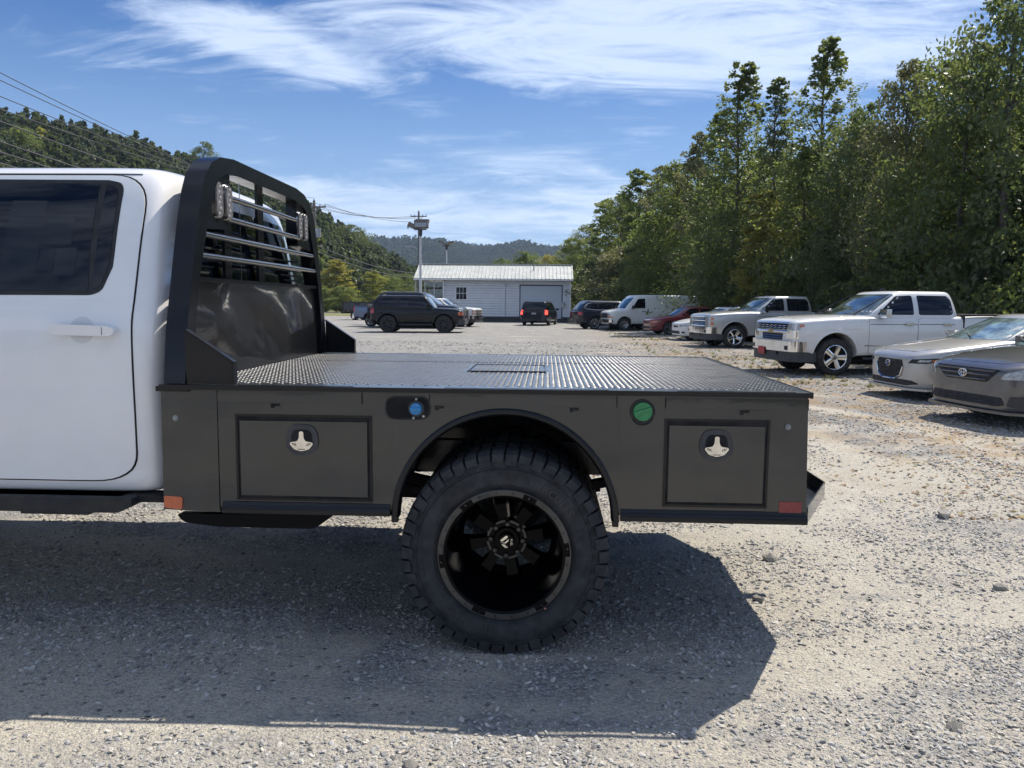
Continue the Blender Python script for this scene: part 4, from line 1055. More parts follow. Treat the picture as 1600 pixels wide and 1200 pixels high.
    # lamp boxes in both upper corners
    for sg in (-1, 1):
        def Y_(d): return cy+sg*d
        pl = rpoly([(Y_(.81), 1.82), (Y_(.50), 1.845), (Y_(.50), 2.11), (Y_(.62), 2.112), (Y_(.74), 2.06)], [.02, .04, .01, .02, .05], 3)
        P(MB().prism(pl, 'x', -1.60, -1.532).build('lamp_box', PAINT_BLK, bevel=.004))
        for yc in (.645, .536):
            ol = []
            for k in range(24):
                a = 2*pi*k/24; ol.append((Y_(yc)+.044*cos(a), 1.967+(.043 if sin(a) >= 0 else -.043)+.044*sin(a)))
            lb = P(MB().prism(ol, 'x', -1.532, -1.524).build('lamp_bezel', ALLOY, bevel=.002))
            il = [((p-Y_(yc))*.80+Y_(yc), (q-1.967)*.93+1.967) for p, q in ol]
            MB().prism(il, 'x', -1.524, -1.519).build('lamp_lens', mat('smoked_lens', (.20, .19, .20), .2, coat=1., var=.3, vscale=40), lb, bevel=.001)
            dm = MB()
            for k in range(6): dm.cyl((-1.519, Y_(yc)+(.006 if k % 2 else -.006), 1.905+k*.0248), (-1.5175, Y_(yc)+(.006 if k % 2 else -.006), 1.905+k*.0248), .0075, .005, n=10)
            dm.build('lamp_leds', LAMPW, lb)
        # gussets
        yg = Y0+.01 if sg < 0 else Y1-.01
        P(MB().prism([(-1.52, 1.152), (-1.318, 1.152), (-1.318, 1.243), (-1.512, 1.372), (-1.52, 1.373)], 'y', yg-.004, yg+.004).build('gusset', PAINT_BLK, bevel=.002))
        ge = MB(); yi = yg-sg*.03
        for a, b in (((-1.312, 1.152), (-1.312, 1.246)), ((-1.312, 1.246), (-1.515, 1.381))):
            a, b = Vector(a), Vector(b); nrm = Vector(((b-a).y, -(b-a).x)).normalized()*.007
            ge.prism([tuple(a), tuple(b), tuple(b-nrm), tuple(a-nrm)], 'y', yg-.004 if sg < 0 else yg+.004, yi)
        P(ge.build('gusset_flange', PAINT_BLK, bevel=.002))
    P(MB().bx(-1.64, -1.50, Y0-.02, Y1+.02, 1.120, 1.1415).build('rack_foot', PAINT_BLK, bevel=.004))
    # cab rear louvre seen between cab and rack
    lv = MB()
    for k in range(14): lv.bx(-1.640, -1.632, 3.42, 5.02, 1.36+k*.030, 1.370+k*.030)
    P(lv.build('rear_window_louvre', PLAS))
    # --- rear dual wheels, near side carries the lettering
    def tyre(yc, sg, lettering):
        """yc centre of the tyre across, sg -1 = its outer face looks at -Y"""
        Rt, rr_, hw = .430, .268, .155; e = empty('wheel', (0, 0, 0)); bpy.data.objects.remove(e)
        m3 = MB(); f = -sg
        prof = [(rr_-.004, sg*hw*.78), (rr_+.012, sg*hw*.93), (rr_+.018, sg*hw*.90), (rr_+.035, sg*hw*.985), (.335, sg*hw*1.02), (.375, sg*hw*1.0), (.405, sg*hw*.95), (.422, sg*hw*.82), (Rt, sg*hw*.6), (Rt+.002, 0), (Rt, -sg*hw*.6), (.422, -sg*hw*.82), (.405, -sg*hw*.95), (.335, -sg*hw), (rr_, -sg*hw*.85), (rr_-.01, -sg*hw*.6)]
        m3.lathe(prof, n=96)
        nb = 46
        for k in range(nb):
            a = 2*pi*(k+.5*(0))/nb; long_ = k % 2
            def pt(r_, yy, da): return (r_*cos(a+da), sg*yy, r_*sin(a+da))
            for s2 in (1, -1):
                dw = .119; tw = .012*s2
                yin_ = .075; rows = [(.4435, s2*.060, 0), (.4435, s2*hw*.84, 0), (.432, s2*hw*.985, 0), ((.388 if long_ else .402), s2*hw*1.035, 0)]
                low = [(.430, s2*.060), (.428, s2*hw*.8), (.420, s2*hw*.94), ((.386 if long_ else .400), s2*hw*.99)]
                A = [m3.b.verts.new(pt(r_, yy, -dw/2+tw*(j-1)*.3)) for j, (r_, yy, _) in enumerate(rows)]
                B = [m3.b.verts.new(pt(r_, yy, dw/2+tw*(j-1)*.3-.006)) for j, (r_, yy, _) in enumerate(rows)]
                A2 = [m3.b.verts.new(pt(r_, yy, -dw/2+tw*(j-1)*.3)) for j, (r_, yy) in enumerate(low)]
                B2 = [m3.b.verts.new(pt(r_, yy, dw/2+tw*(j-1)*.3-.006)) for j, (r_, yy) in enumerate(low)]
                for j in range(3):
                    m3.face([A[j], A[j+1], B[j+1], B[j]]); m3.face([A[j], A2[j], A2[j+1], A[j+1]]); m3.face([B[j+1], B2[j+1], B2[j], B[j]])
                m3.face([A[0], B[0], B2[0], A2[0]]); m3.face([B[3], A[3], A2[3], B2[3]])
                # sipes: centre block, turned
                cb = [(.4425, s2*.008, -.060), (.4425, s2*.050, -.040), (.4425, s2*.050, .050), (.4425, s2*.008, .030)]
                T = [m3.b.verts.new(pt(*q)) for q in cb]; Bt = [m3.b.verts.new(pt(.425, q[1], q[2])) for q in cb]
                m3.face(T)
                for j in range(4): m3.face([T[j], Bt[j], Bt[(j+1) % 4], T[(j+1) % 4]])
        # sidewall relief: ring lines and claws
        for r_ in (.300, .372):
            for s_ in (1,): m3.lathe([(r_-.0015, sg*hw*1.012), (r_, sg*(hw*1.022+.002)), (r_+.0015, sg*hw*1.012)], n=96)
        for k in range(22):
            a = 2*pi*k/22
            for (r_, da, l_) in ((.384, 0, .030), (.376, .10, .022)):
                c_ = Vector((r_*cos(a+da), sg*(hw*1.006), r_*sin(a+da)))
                m3.box(c_, (l_, .006, .004), rot=Matrix.Rotation(-(a+da)-pi/2+.5, 3, 'Y'))
        w = m3.build('wheel', RUB, None, smooth=28)
        w.parent = root; w.location = (0, yc-4.22, .4425)
        if lettering:
            def arc_text(body, size, r_, amid, flip=False):
                me = text_mesh(body, size, .0014)
                for v in me.vertices:
                    if not flip: a = amid-v.co.x/r_; q = r_+v.co.y
                    else: a = amid+v.co.x/r_; q = r_-v.co.y
                    v.co = Vector((q*cos(a), sg*(hw*1.018+.0012+v.co.z), q*sin(a)))
                me.materials.append(mat('raised_rubber_letters', (.040, .041, .044), .5, spec=.6)); return link(bpy.data.objects.new('lettering', me), w)
            arc_text('HERCULES', .046, .318, R(52)); arc_text('TIS OFFROAD', .046, .318, R(237)); arc_text('TERRA A/T', .018, .316, R(128)); arc_text('LT35x12.50R20', .013, .345, R(352))
            arc_text('LOAD RANGE F', .011, .345, R(190))
            MB().cyl((.285*.62, sg*hw*1.03, -.285*.79), (.285*.62, sg*(hw*1.03+.002), -.285*.79), .005, n=10).build('balance_dot', mat('faded_red_dot', (.35, .16, .14), .6), w)
        return w
    def deep_rim(w, sg, front=True):
        """deep dished outer rim; y negative of sg goes inwards"""
        hw = .155; m3 = MB(); o_ = sg*hw
        m3.lathe([(.272, o_*.84), (.279, o_*.92), (.2775, o_*.98), (.262, o_*.985), (.248, o_*.95), (.243, o_*.80), (.238, o_*.1), (.225, -o_*.55), (.20, -o_*.75)], n=72)
        rim = m3.build('rim', RIMBLK, w, smooth=35)
        m3 = MB()
        for k in range(6):     # satin pads on the flange ring
            a0, a1 = 2*pi*k/6+R(6)+.12, 2*pi*(k+1)/6+R(6)-.10
            m3.lathe([(.2795, o_*.985), (.2790, o_*1.005), (.2590, o_*1.005), (.2575, o_*.985)], n=14, a0=a0, a1=a1)
        m3.lathe([(.282, o_*.96), (.2825, o_*1.0), (.2785, o_*1.004), (.277, o_*.97)], n=72)
        m3.build('rim_ring', GUN, w, smooth=30)
        m3 = MB()
        for k in range(24):
            a = 2*pi*(k+.5)/24; m3.cyl((.2685*cos(a), o_*1.0, .2685*sin(a)), (.2685*cos(a), o_*1.03, .2685*sin(a)), .0052, .0045, n=8)
        m3.build('rim_bolt', mat('dark_bolt', (.03, .03, .032), .3, metal=.8, coat=.6), w, smooth=40)['kind'] = 'stuff'
        dy = -.30  # depth of the hub face behind the outer lip
        yh = o_+(-sg)*.235
        for k in range(8):
            a = 2*pi*k/8+R(10); m3 = MB(); c_, s_ = cos(a), sin(a)
            def q(r_, t_, d_): return (r_*c_-t_*s_, yh+sg*d_, r_*s_+t_*c_)
            a_ = m3.verts([q(.07, -.020, .0), q(.07, .020, .0), q(.165, .026, .012), q(.165, -.026, .012), q(.236, -.034, -.03), q(.236, .034, -.03)])
            b_ = m3.verts([q(.07, -.026, -.04), q(.07, .026, -.04), q(.165, .034, -.04), q(.165, -.034, -.04), q(.236, -.042, -.07), q(.236, .042, -.07)])
            m3.face([a_[0], a_[3], a_[2], a_[1]]); m3.face([a_[3], a_[4], a_[5], a_[2]])
            for i_, j_ in ((1, 2), (2, 5), (4, 3), (3, 0), (5, 4)): m3.face([a_[i_], a_[j_], b_[j_], b_[i_]])
            m3.build('spoke', RIMBLK, w, bevel=.003, smooth=30)
        m3 = MB(); m3.cyl((0, yh-sg*.05, 0), (0, yh+sg*.004, 0), .092, .088, n=40); m3.cyl((0, yh, 0), (0, yh+sg*.02, 0), .062, .055, n=32)
        hub = m3.build('hub', RIMBLK, w, bevel=.002, smooth=35)
        m3 = MB()
        for k in range(8):
            a0 = 2*pi*k/8+.1; m3.lathe([(.090, yh+sg*.004), (.090, yh+sg*.012), (.080, yh+sg*.012), (.080, yh+sg*.004)], n=5, a0=a0, a1=a0+.50)
            a = a0-.14; m3.cyl((.072*cos(a), yh, .072*sin(a)), (.072*cos(a), yh+sg*.022, .072*sin(a)), .010, .009, n=6)
        m3.build('lug_nuts', GUN, w, smooth=30)
        m3 = MB(); m3.cyl((0, yh+sg*.02, 0), (0, yh+sg*.046, 0), .037, .035, n=32); cap = m3.build('center_cap', RIMBLK, w, bevel=.002, smooth=35)
        if front:
            yl = yh+sg*.0465
            m3 = MB()
            for poly in ([(-.026, .008), (-.004, .027), (.006, .027), (.006, .020), (-.016, .002), (-.026, .002)], [(-.026, -.004), (-.008, -.004), (.010, .013), (.010, .004), (-.002, -.007), (-.012, -.007)], [(-.022, -.012), (-.008, -.012), (.008, -.027), (-.006, -.027)]):
                m3.prism(poly, 'y', yl, yl+sg*.001)
            m3.build('cap_emblem', STEEL, w)
            me = text_mesh('FUEL', .016, .0004)
            for v in me.vertices: v.co = Vector((.0185+v.co.y*.8, yl+sg*(v.co.z+.0004), -.002-v.co.x*.9))
            me.materials.append(STEEL); link(bpy.data.objects.new('lettering', me), w)
            me = text_mesh('FUEL', .018, .0005)
            for v in me.vertices:
                a = R(108)-v.co.x*1.6/.268; q_ = .262+v.co.y; v.co = Vector((q_*cos(a), sg*(hw*1.006+v.co.z+.0006), q_*sin(a)))
            me.materials.append(PLAS); link(bpy.data.objects.new('lettering', me), w)
    w1 = tyre(3.305, -1, True); deep_rim(w1, -1)
    w2 = tyre(3.665, -1, False)
    w3 = tyre(5.115, 1, False); deep_rim(w3, 1, False)
    w4 = tyre(4.765, 1, False)
    w5 = tyre(3.38, -1, False); w5.location.x = L(0)*0+sx+1.02+.165; deep_rim(w5, -1, False)
    w6 = tyre(5.06, 1, False); w6.location.x = sx+1.02+.165; deep_rim(w6, 1, False)
    # mud stays behind the arch are dark steel plates
    return root
TRUCK = flatbed_truck()

# ================================================================== PARKED VEHICLES (nose at local x = 0, tail towards +x)
def lamp(sf, root, name, pts, a, m, both=True, off=.008, rnd=.02, **k): return panel(name, sf, pts, a, m, root, both=both, off=off, rnd=rnd, cell=.08, **k)
def hood_line(sf, root, pts):
    q = []
    for x, y in pts:
        h = sf.bvh.ray_cast(Vector((x, y, 4)), Vector((0, 0, -1)))[0]
        if h: q.append((h.x, h.y, h.z+.001))
    if len(q) > 1: MB().tube(q, .004, 4).build('hood_gap', DARK, root)
PK = dict(w=1.015, R=.405, tw=.275, rr=.262, wx=(.96, 4.62), arches=[(.96, .44, .50, .62), (4.62, .44, .50, .62)], inset=.0,
     st=[(0, .89, 1.10, .48, .0), (.025, .955, 1.17, .46, .01), (.12, .995, 1.205, .42, .03), (.45, 1.0, 1.235, .38, .05), (1.0, 1.01, 1.27, .38, .055), (1.55, 1.015, 1.30, .38, .045), (1.9, 1.01, 1.29, .40, .0), (2.6, 1.005, 1.29, .42, 0), (3.5, 1.005, 1.30, .42, 0), (3.86, 1.005, 1.31, .44, 0), (3.93, 1.005, 1.31, .45, 0), (4.6, 1.01, 1.33, .45, 0), (5.6, 1.0, 1.33, .50, 0), (5.76, .97, 1.32, .54, 0), (5.79, .93, 1.30, .58, 0)],
     gh=dict(xf=1.66, xr=3.90, tf=2.42, tr=3.78, z0=1.27, z1=1.81, w0=.955, w1=.775, crown=.055, bow=.12, rad=.12),
     windows=[[(1.92, 1.33), (2.40, 1.735), (2.78, 1.755), (2.78, 1.33)], [(2.90, 1.33), (2.90, 1.755), (3.62, 1.75), (3.70, 1.66), (3.72, 1.37), (3.66, 1.33)]],
     wind=(1.32, 1.78, .86, .74), doors=[[(1.72, .50), (1.70, 1.24), (2.84, 1.245), (2.84, .50)], [(2.86, .50), (2.86, 1.245), (3.72, 1.25), (3.74, .95), (3.60, .74), (3.56, .50)]], hz=1.13)
def pickup(name, paint, style, bumper=CHROME, handle=CHROME, mirror=CHROME, rim='5', rimmat=CHROME, plate=False, **tg):
    sp = dict(PK, paint=paint, handle=handle, mirror=(1.98, 1.36, mirror), rim=rim, rimmat=rimmat)
    root, sf = vehicle(name, sp, **tg)
    # front end
    if style == 'wide':   # two wavy bands of grille split by a bright bar
        for (z0, z1) in ((.99, 1.115), (.76, .90)):
            wtop = .90 if z0 > .9 else .62
            g_ = lamp(sf, root, 'grille', [(0, wtop*(.74), z0), (0, wtop*.78, z1), (0, -wtop*.78, z1), (0, -wtop*.74, z0)], 0, DARK, both=False, off=.012)[0]
            for kk in range(2):
                mb = MB(); pts = []
                for i in range(33):
                    y = -wtop*.74+2*wtop*.74*i/32; z = z0+(z1-z0)*(.3+.36*kk)+.011*sin(i*1.3)
                    h = sf.bvh.ray_cast(Vector((-3, y, z)), Vector((1, 0, 0)))[0]
                    pts.append((h.x-.022, y, z))
                mb.tube(pts, .0055, 5); mb.build('grille_bar', CHROME, g_)
        bar = MB(); pts = []
        for i in range(21):
            y = -.74+1.48*i/20; h = sf.bvh.ray_cast(Vector((-3, y, .945)), Vector((1, 0, 0)))[0]; pts.append((h.x-.012, y, .945))
        bar.tube(pts, .032, 8); bar.build('grille_crossbar', CHROME, root)
        lamp(sf, root, 'grille_surround', [(0, .74, 1.12), (0, .74, 1.145), (0, -.74, 1.145), (0, -.74, 1.12)], 0, CHROME, both=False, off=.018, rnd=0)
        lamp(sf, root, 'headlight', [(0, -.66, .985), (0, -.68, 1.12), (.20, -.985, 1.12), (.14, -.96, .99)], 38, LAMPC)
        lamp(sf, root, 'headlight_lower', [(0, -.66, .80), (0, -.66, .975), (.12, -.96, .975), (.13, -.97, .80)], 38, CHROME)
        lamp(sf, root, 'marker_lamp', [(.12, -.98, 1.05), (.11, -.98, 1.11), (.22, -1.0, 1.11), (.21, -1.0, 1.06)], 52, AMBERL, off=.014, rnd=0)
        em = MB(); em.box((-.045, 0, .945), (.02, .20, .035)).box((-.045, 0, .945), (.02, .06, .06)); em.build('emblem', mat('gold_emblem', (.55, .42, .14), .3, metal=.8), root, bevel=.006)
    else:
        for (z0, z1) in ((.975, 1.09), (.80, .945)):
            g_ = lamp(sf, root, 'grille', [(0, .60, z0), (0, .60, z1), (0, -.60, z1), (0, -.60, z0)], 0, DARK, both=False, off=.012)[0]
            mb = MB()
            for kk in range(2):
                z = z0+(z1-z0)*(.33+.33*kk); pts = []
                for i in range(13):
                    y = -.6+1.2*i/12; h = sf.bvh.ray_cast(Vector((-3, y, z)), Vector((1, 0, 0)))[0]; pts.append((h.x-.02, y, z))
                mb.tube(pts, .007, 5)
            mb.build('grille_bars', CHROME, g_)
        for zz in (.96, 1.10, .785):
            pts = []
            for i in range(13):
                y = -.64+1.28*i/12; h = sf.bvh.ray_cast(Vector((-3, y, zz)), Vector((1, 0, 0)))[0]; pts.append((h.x-.014, y, zz))
            MB().tube(pts, .018, 6).build('grille_frame', CHROME, root)
        for (z0, z1) in ((.965, 1.10), (.80, .945)):
            lamp(sf, root, 'headlight', [(0, -.66, z0), (0, -.66, z1), (.10, -.96, z1), (.10, -.96, z0)], 35, LAMPC)
            lamp(sf, root, 'turn_lamp', [(.08, -.95, z0+.02), (.08, -.95, z1-.02), (.16, -.985, z1-.02), (.16, -.985, z0+.02)], 55, AMBERL, off=.014, rnd=0)
    hood_line(sf, root, [(1.62, -.86), (1.1, -.90), (.5, -.90), (.16, -.86)]); hood_line(sf, root, [(1.62, .86), (1.1, .90), (.5, .90), (.16, .86)])
    for y in (-.42, .42): hood_line(sf, root, [(1.5, y*.9), (.9, y), (.2, y*1.2)])
    # bumper: bright upper, dark valance
    yb = [(.13, -1.0), (.06, -.98), (-.05, -.88), (-.10, -.55), (-.12, 0), (-.10, .55), (-.05, .88), (.06, .98), (.13, 1.0)]
    inner = [(.30, 1.0), (.25, .5), (.25, -.5), (.30, -1.0)]
    b = MB(); b.prism(yb+inner, 'z', .52, .74); bo = b.build('front_bumper', bumper, root, bevel=.028, seg=3)
    b = MB(); b.prism([(x+.03, y*.985) for x, y in yb]+[(.55, .95), (.55, -.95)], 'z', .30, .515); b.build('valance', PLASG, root, bevel=.02, seg=2)
    for sg in (-1, 1):
        MB().box((-.045, sg*.72, .60), (.06, .20, .09)).build('fog_lamp', PLAS, root, bevel=.01)
        MB().box((-.085, sg*.40, .47), (.05, .07, .07)).build('tow_hook', PLAS, root, bevel=.012)
    if plate: MB().box((-.135, .25, .50), (.012, .31, .16), rot=Matrix.Rotation(.05, 3, 'X')).build('licence_plate', PLATER, root, bevel=.004)
    for sg in (-1, 1):
        for ax_c in (.96, 4.62):
            pts = []
            for k in range(25):
                a = R(8)+R(164)*k/24; x, z = ax_c+.515*cos(a), .44+.515*sin(a)
                h = sf.bvh.ray_cast(Vector((x, sg*3, z)), Vector((0, -sg, 0)))[0]
                if h and abs(h.y) > .9: pts.append((h.x, h.y, h.z))
            if len(pts) > 4: MB().tube(pts, .022, 6).build('arch_lip', paint, root, smooth=70)
        pts = []
        for k in range(20):
            x = 1.62+2.1*k/19; h = sf.bvh.ray_cast(Vector((x, sg*3, .66)), Vector((0, -sg, 0)))[0]
            if h: pts.append((h.x, h.y, h.z))
        MB().tube(pts, .012, 5).build('side_moulding', paint if paint is not WHITE2 else CHROME, root)
    # bed opening, tail
    MB().bx(4.02, 5.68, -.86, .86, 1.30, 1.352).build('bed_cover', PLAS, root, bevel=.01)
    for sg in (-1, 1): MB().bx(3.97, 5.75, sg*.93, sg*1.0, 1.315, 1.345).build('bed_rail_cap', PLAS, root, bevel=.006)
    MB().bx(3.915, 3.945, -1.012, 1.012, .5, 1.325).build('cab_bed_gap', DARK, root)
    lamp(sf, root, 'tail_lamp', [(5.68, -1.0, .95), (5.68, -1.0, 1.28), (5.80, -.88, 1.28), (5.80, -.88, .95)], 130, LAMPR)
    MB().prism([(5.72, -.98), (5.88, -.95), (5.90, 0), (5.88, .95), (5.72, .98)], 'z', .50, .70).build('rear_bumper', bumper, root, bevel=.02)
    for sg in (-1, 1):
        MB().bx(1.6, 3.9, sg*.86, sg*1.0, .36, .41).build('running_board', PLAS, root, bevel=.01)
        MB().tube([(1.45, sg*.80, 1.33), (2.30, sg*.70, 1.78)], .012, 6).build('pillar_seal', PLAS, root)
    MB().box((2.62, 0, 1.90), (.14, .03, .05), taper=(.5, .5)).build('roof_antenna', PLAS, root, bevel=.008)
    for k, y in enumerate((-.3, .35)):
        MB().tube([(1.60, y, 1.345), (1.70, y+.30, 1.37), (1.80, y+.55, 1.42)], .010, 5).build('wiper', PLAS, root)
    return root
wt = pickup('pickup_truck', WHITE2, 'wide', plate=True, label='shiny white crew cab pickup with chrome bumper, wavy grille and red front plate', cat='pickup')
place(wt, .96, (6.24, 16.84), 10)
stt = pickup('pickup_truck', SILVER, 'stack', label='silver pickup with stacked headlights standing behind the white crew cab pickup', cat='pickup')
place(stt, .96, (6.62, 27.3), 10)

SD = dict(w=.895, R=.325, tw=.21, rr=.22, wx=(.92, 3.62), arches=[(.92, .335, .375, .60), (3.62, .335, .375, .60)], inset=.0)
def sedan(name, paint, kind, **tg):
    if kind == 'beige':
        st = [(0, .50, .66, .22, .0), (.03, .62, .72, .19, .005), (.13, .76, .77, .17, .02), (.32, .86, .82, .17, .035), (.65, .89, .875, .17, .05), (1.15, .90, .94, .17, .06), (1.45, .90, .985, .18, .05), (2.0, .90, 1.0, .19, .02), (3.0, .90, 1.03, .19, 0), (3.8, .895, 1.06, .2, 0), (4.3, .84, 1.04, .25, 0), (4.5, .72, .98, .35, 0), (4.54, .6, .92, .42, 0)]
        gh = dict(xf=1.32, xr=4.25, tf=2.2, tr=3.35, z0=.95, z1=1.36, w0=.83, w1=.60, crown=.05, bow=.2, rad=.15)
        wn = [[(1.72, .99), (2.25, 1.30), (2.72, 1.33), (2.70, 1.0)], [(2.80, 1.0), (2.80, 1.33), (3.3, 1.31), (3.62, 1.06)]]
    else:
        st = [(0, .52, .70, .24, .0), (.03, .66, .75, .21, .005), (.14, .79, .79, .19, .02), (.32, .86, .84, .19, .03), (.65, .88, .90, .18, .045), (1.1, .885, .95, .18, .05), (1.35, .885, .985, .18, .04), (2.0, .885, .99, .19, .02), (3.0, .885, 1.01, .19, 0), (3.8, .88, 1.04, .2, 0), (4.35, .82, 1.02, .25, 0), (4.52, .72, .95, .35, 0), (4.56, .6, .90, .42, 0)]
        gh = dict(xf=1.22, xr=3.95, tf=1.98, tr=3.15, z0=.94, z1=1.39, w0=.82, w1=.61, crown=.05, bow=.2, rad=.15)
        wn = [[(1.60, .99), (2.05, 1.32), (2.52, 1.355), (2.50, 1.0)], [(2.60, 1.0), (2.60, 1.355), (3.1, 1.33), (3.50, 1.06)]]
    sp = dict(SD, st=st, gh=gh, paint=paint, windows=wn, wind=(.99, gh['z1']-.03, .76, .60), rearwin=(1.03, gh['z1']-.04, .68, .56), lv=2,
              doors=[[(1.55, .30), (1.45, .93), (2.66, .945), (2.66, .30)], [(2.70, .30), (2.70, .945), (3.45, .97), (3.5, .7), (3.25, .5), (3.2, .30)]], hz=.84,
              mirror=(1.75, 1.03, paint if kind != 'white' else PLAS), rim='10' if kind == 'beige' else '8' if kind == 'red' else '6', rimmat=ALLOY, wsmat=mat('shaded_windshield', (.20, .28, .30), .06, coat=1., spec=.8, var=.7, vscale=4) if kind in ('beige', 'gray') else WSHIELD)
    root, sf = vehicle(name, sp, **tg)
    if kind == 'beige':
        gp = [(0, .34, .645), (0, .38, .56), (0, .31, .40), (0, .17, .335), (0, -.17, .335), (0, -.31, .40), (0, -.38, .56), (0, -.34, .645)]
        gr = lamp(sf, root, 'grille', gp, 0, PLAS, both=False, off=.010, rnd=.02)[0]
        fr = [(p[1]*1.06, (p[2]-.5)*1.08+.5) for p in gp[1:-1]]
        pts = []
        for i in range(len(fr)-1):
            for k in range(6):
                y = fr[i][0]+(fr[i+1][0]-fr[i][0])*k/6; z = fr[i][1]+(fr[i+1][1]-fr[i][1])*k/6
                h = sf.bvh.ray_cast(Vector((-3, y, z)), Vector((1, 0, 0)))[0]; pts.append((h.x-.012, y, z))
        MB().tube(pts, .014, 6).build('grille_frame', CHROME, root)
        mesh = MB()
        for row in range(8):
            for c in range(14):
                y = -.35+.7*(c+.5*(row % 2))/13.5; z = .36+row*.036
                if abs(y) > .19+.16*min(1, (z-.33)/.22): continue
                h = sf.bvh.ray_cast(Vector((-3, y, z)), Vector((1, 0, 0)))[0]
                if h: mesh.box((h.x-.016, y, z), (.01, .030, .007), rot=Matrix.Rotation(.5 if c % 2 else -.5, 3, 'X'))
        mesh.build('grille_mesh', PLASG, gr)['kind'] = 'stuff'
        ex = -.035
        e = MB(); e.tube([(ex, .062*cos(a), .575+.05*sin(a)) for a in [2*pi*k/20 for k in range(20)]], .006, 5, closed=True)
        e.tube([(ex-.004, y*.9, .575+z) for y, z in ((-.058, .012), (-.03, .026), (-.012, -.012), (0, .012), (.012, -.012), (.03, .026), (.058, .012))], .005, 5); e.build('emblem', CHROME, root)
        hl = lamp(sf, root, 'headlight', [(.03, -.50, .60), (.06, -.56, .665), (.30, -.82, .695), (.62, -.90, .725), (.42, -.86, .65), (.20, -.74, .605)], 42, PLAS, off=.008, rnd=.01)
        for sg, o_ in zip((-1, 1), hl):
            q = panel('headlight_lens', sf, [(.12, -.62, .625), (.14, -.66, .66), (.26, -.78, .67), (.24, -.76, .63)], 42, LAMPC, o_, off=.013, both=False, rnd=.01, cell=.06)
            q2 = panel('headlight_marker', sf, [(.25, -.77, .63), (.27, -.79, .672), (.47, -.87, .695), (.36, -.84, .645)], 42, AMBERL, o_, off=.013, both=False, rnd=.005, cell=.06)
            if sg == 1:
                for z_ in q+q2: z_.scale = (1, -1, 1)
        lamp(sf, root, 'lower_intake', [(0, .70, .275), (0, .60, .325), (0, -.60, .325), (0, -.70, .275), (0, -.5, .235), (0, .5, .235)], 0, PLAS, both=False, off=.006, rnd=.02)
        MB().prism([(.16, -.84), (-.005, -.66), (-.05, -.3), (-.05, .3), (-.005, .66), (.16, .84), (.3, .8), (.3, -.8)], 'z', .165, .20).build('front_lip', paint, root, bevel=.012)
        # reflective folding shade seen through the windshield
    elif kind == 'gray':
        g_ = lamp(sf, root, 'grille', [(0, .56, .735), (0, .36, .57), (0, -.36, .57), (0, -.56, .735)], 0, PLAS, both=False, off=.008, rnd=.03)[0]
        for z, w_ in ((.60, .37), (.66, .43), (.715, .50)):
            pts = []
            for i in range(17):
                y = -w_+2*w_*i/16; h = sf.bvh.ray_cast(Vector((-3, y, z)), Vector((1, 0, 0)))[0]; pts.append((h.x-.014, y, z))
            MB().tube(pts, .012, 6).build('grille_bar', paint, g_)
        ex = -.045
        e = MB(); e.tube([(ex, .068*cos(a), .665+.048*sin(a)) for a in [2*pi*k/24 for k in range(24)]], .007, 5, closed=True)
        e.tube([(ex, .026*cos(a), .665+.044*sin(a)) for a in [2*pi*k/20 for k in range(20)]], .006, 5, closed=True)
        e.tube([(ex, .056*cos(a), .688+.018*sin(a)) for a in [2*pi*k/20 for k in range(20)]], .006, 5, closed=True); e.build('emblem', CHROME, root)
        li = lamp(sf, root, 'lower_intake', [(0, .60, .40), (0, .64, .31), (0, .56, .285), (0, -.56, .285), (0, -.64, .31), (0, -.60, .40)], 0, PLAS, both=False, off=.006, rnd=.03)[0]
        for z in (.305, .33, .355, .38):
            pts = []
            for i in range(17):
                y = -.58+1.16*i/16; h = sf.bvh.ray_cast(Vector((-3, y, z)), Vector((1, 0, 0)))[0]; pts.append((h.x-.012, y, z))
            MB().tube(pts, .005, 5).build('intake_slat', PLASG, li)
        lamp(sf, root, 'headlight', [(.06, -.52, .62), (.10, -.56, .70), (.34, -.78, .79), (.60, -.88, .80), (.50, -.88, .68), (.26, -.80, .63)], 48, LAMPC, rnd=.03)
        lamp(sf, root, 'fog_bezel', [(.05, -.70, .42), (.20, -.80, .43), (.24, -.83, .33), (.14, -.78, .28), (.04, -.66, .30)], 40, PLASG, rnd=.02)
        MB().prism([(.22, -.86), (.02, -.70), (-.045, -.35), (-.05, .0), (-.045, .35), (.02, .70), (.22, .86), (.3, .8), (.3, -.8)], 'z', .19, .225).build('front_lip', paint, root, bevel=.012)
    else:
        lamp(sf, root, 'headlight', [(.06, -.45, .60), (.08, -.48, .68), (.26, -.74, .71), (.40, -.83, .70), (.24, -.77, .61)], 42, LAMPC if kind == 'white' else AMBERL, rnd=.02)
        lamp(sf, root, 'lower_intake', [(0, .50, .42), (0, .54, .30), (0, -.54, .30), (0, -.50, .42)], 0, PLAS, both=False, rnd=.03)
        lamp(sf, root, 'grille', [(0, .30, .64), (0, .28, .56), (0, -.28, .56), (0, -.30, .64)], 0, PLAS, both=False, rnd=.02)
        lamp(sf, root, 'fog_lamp', [(.06, -.66, .40), (.18, -.76, .40), (.18, -.76, .33), (.06, -.66, .33)], 40, PLAS, rnd=.02)
    lamp(sf, root, 'tail_lamp', [(4.3, -.84, .80), (4.32, -.84, .98), (4.52, -.66, .98), (4.52, -.66, .80)], 135, LAMPR)
    hood_line(sf, root, [(1.30, -.80), (.9, -.79), (.5, -.73), (.28, -.60), (.15, -.45), (.13, 0), (.15, .45), (.28, .60), (.5, .73), (.9, .79), (1.30, .80)])
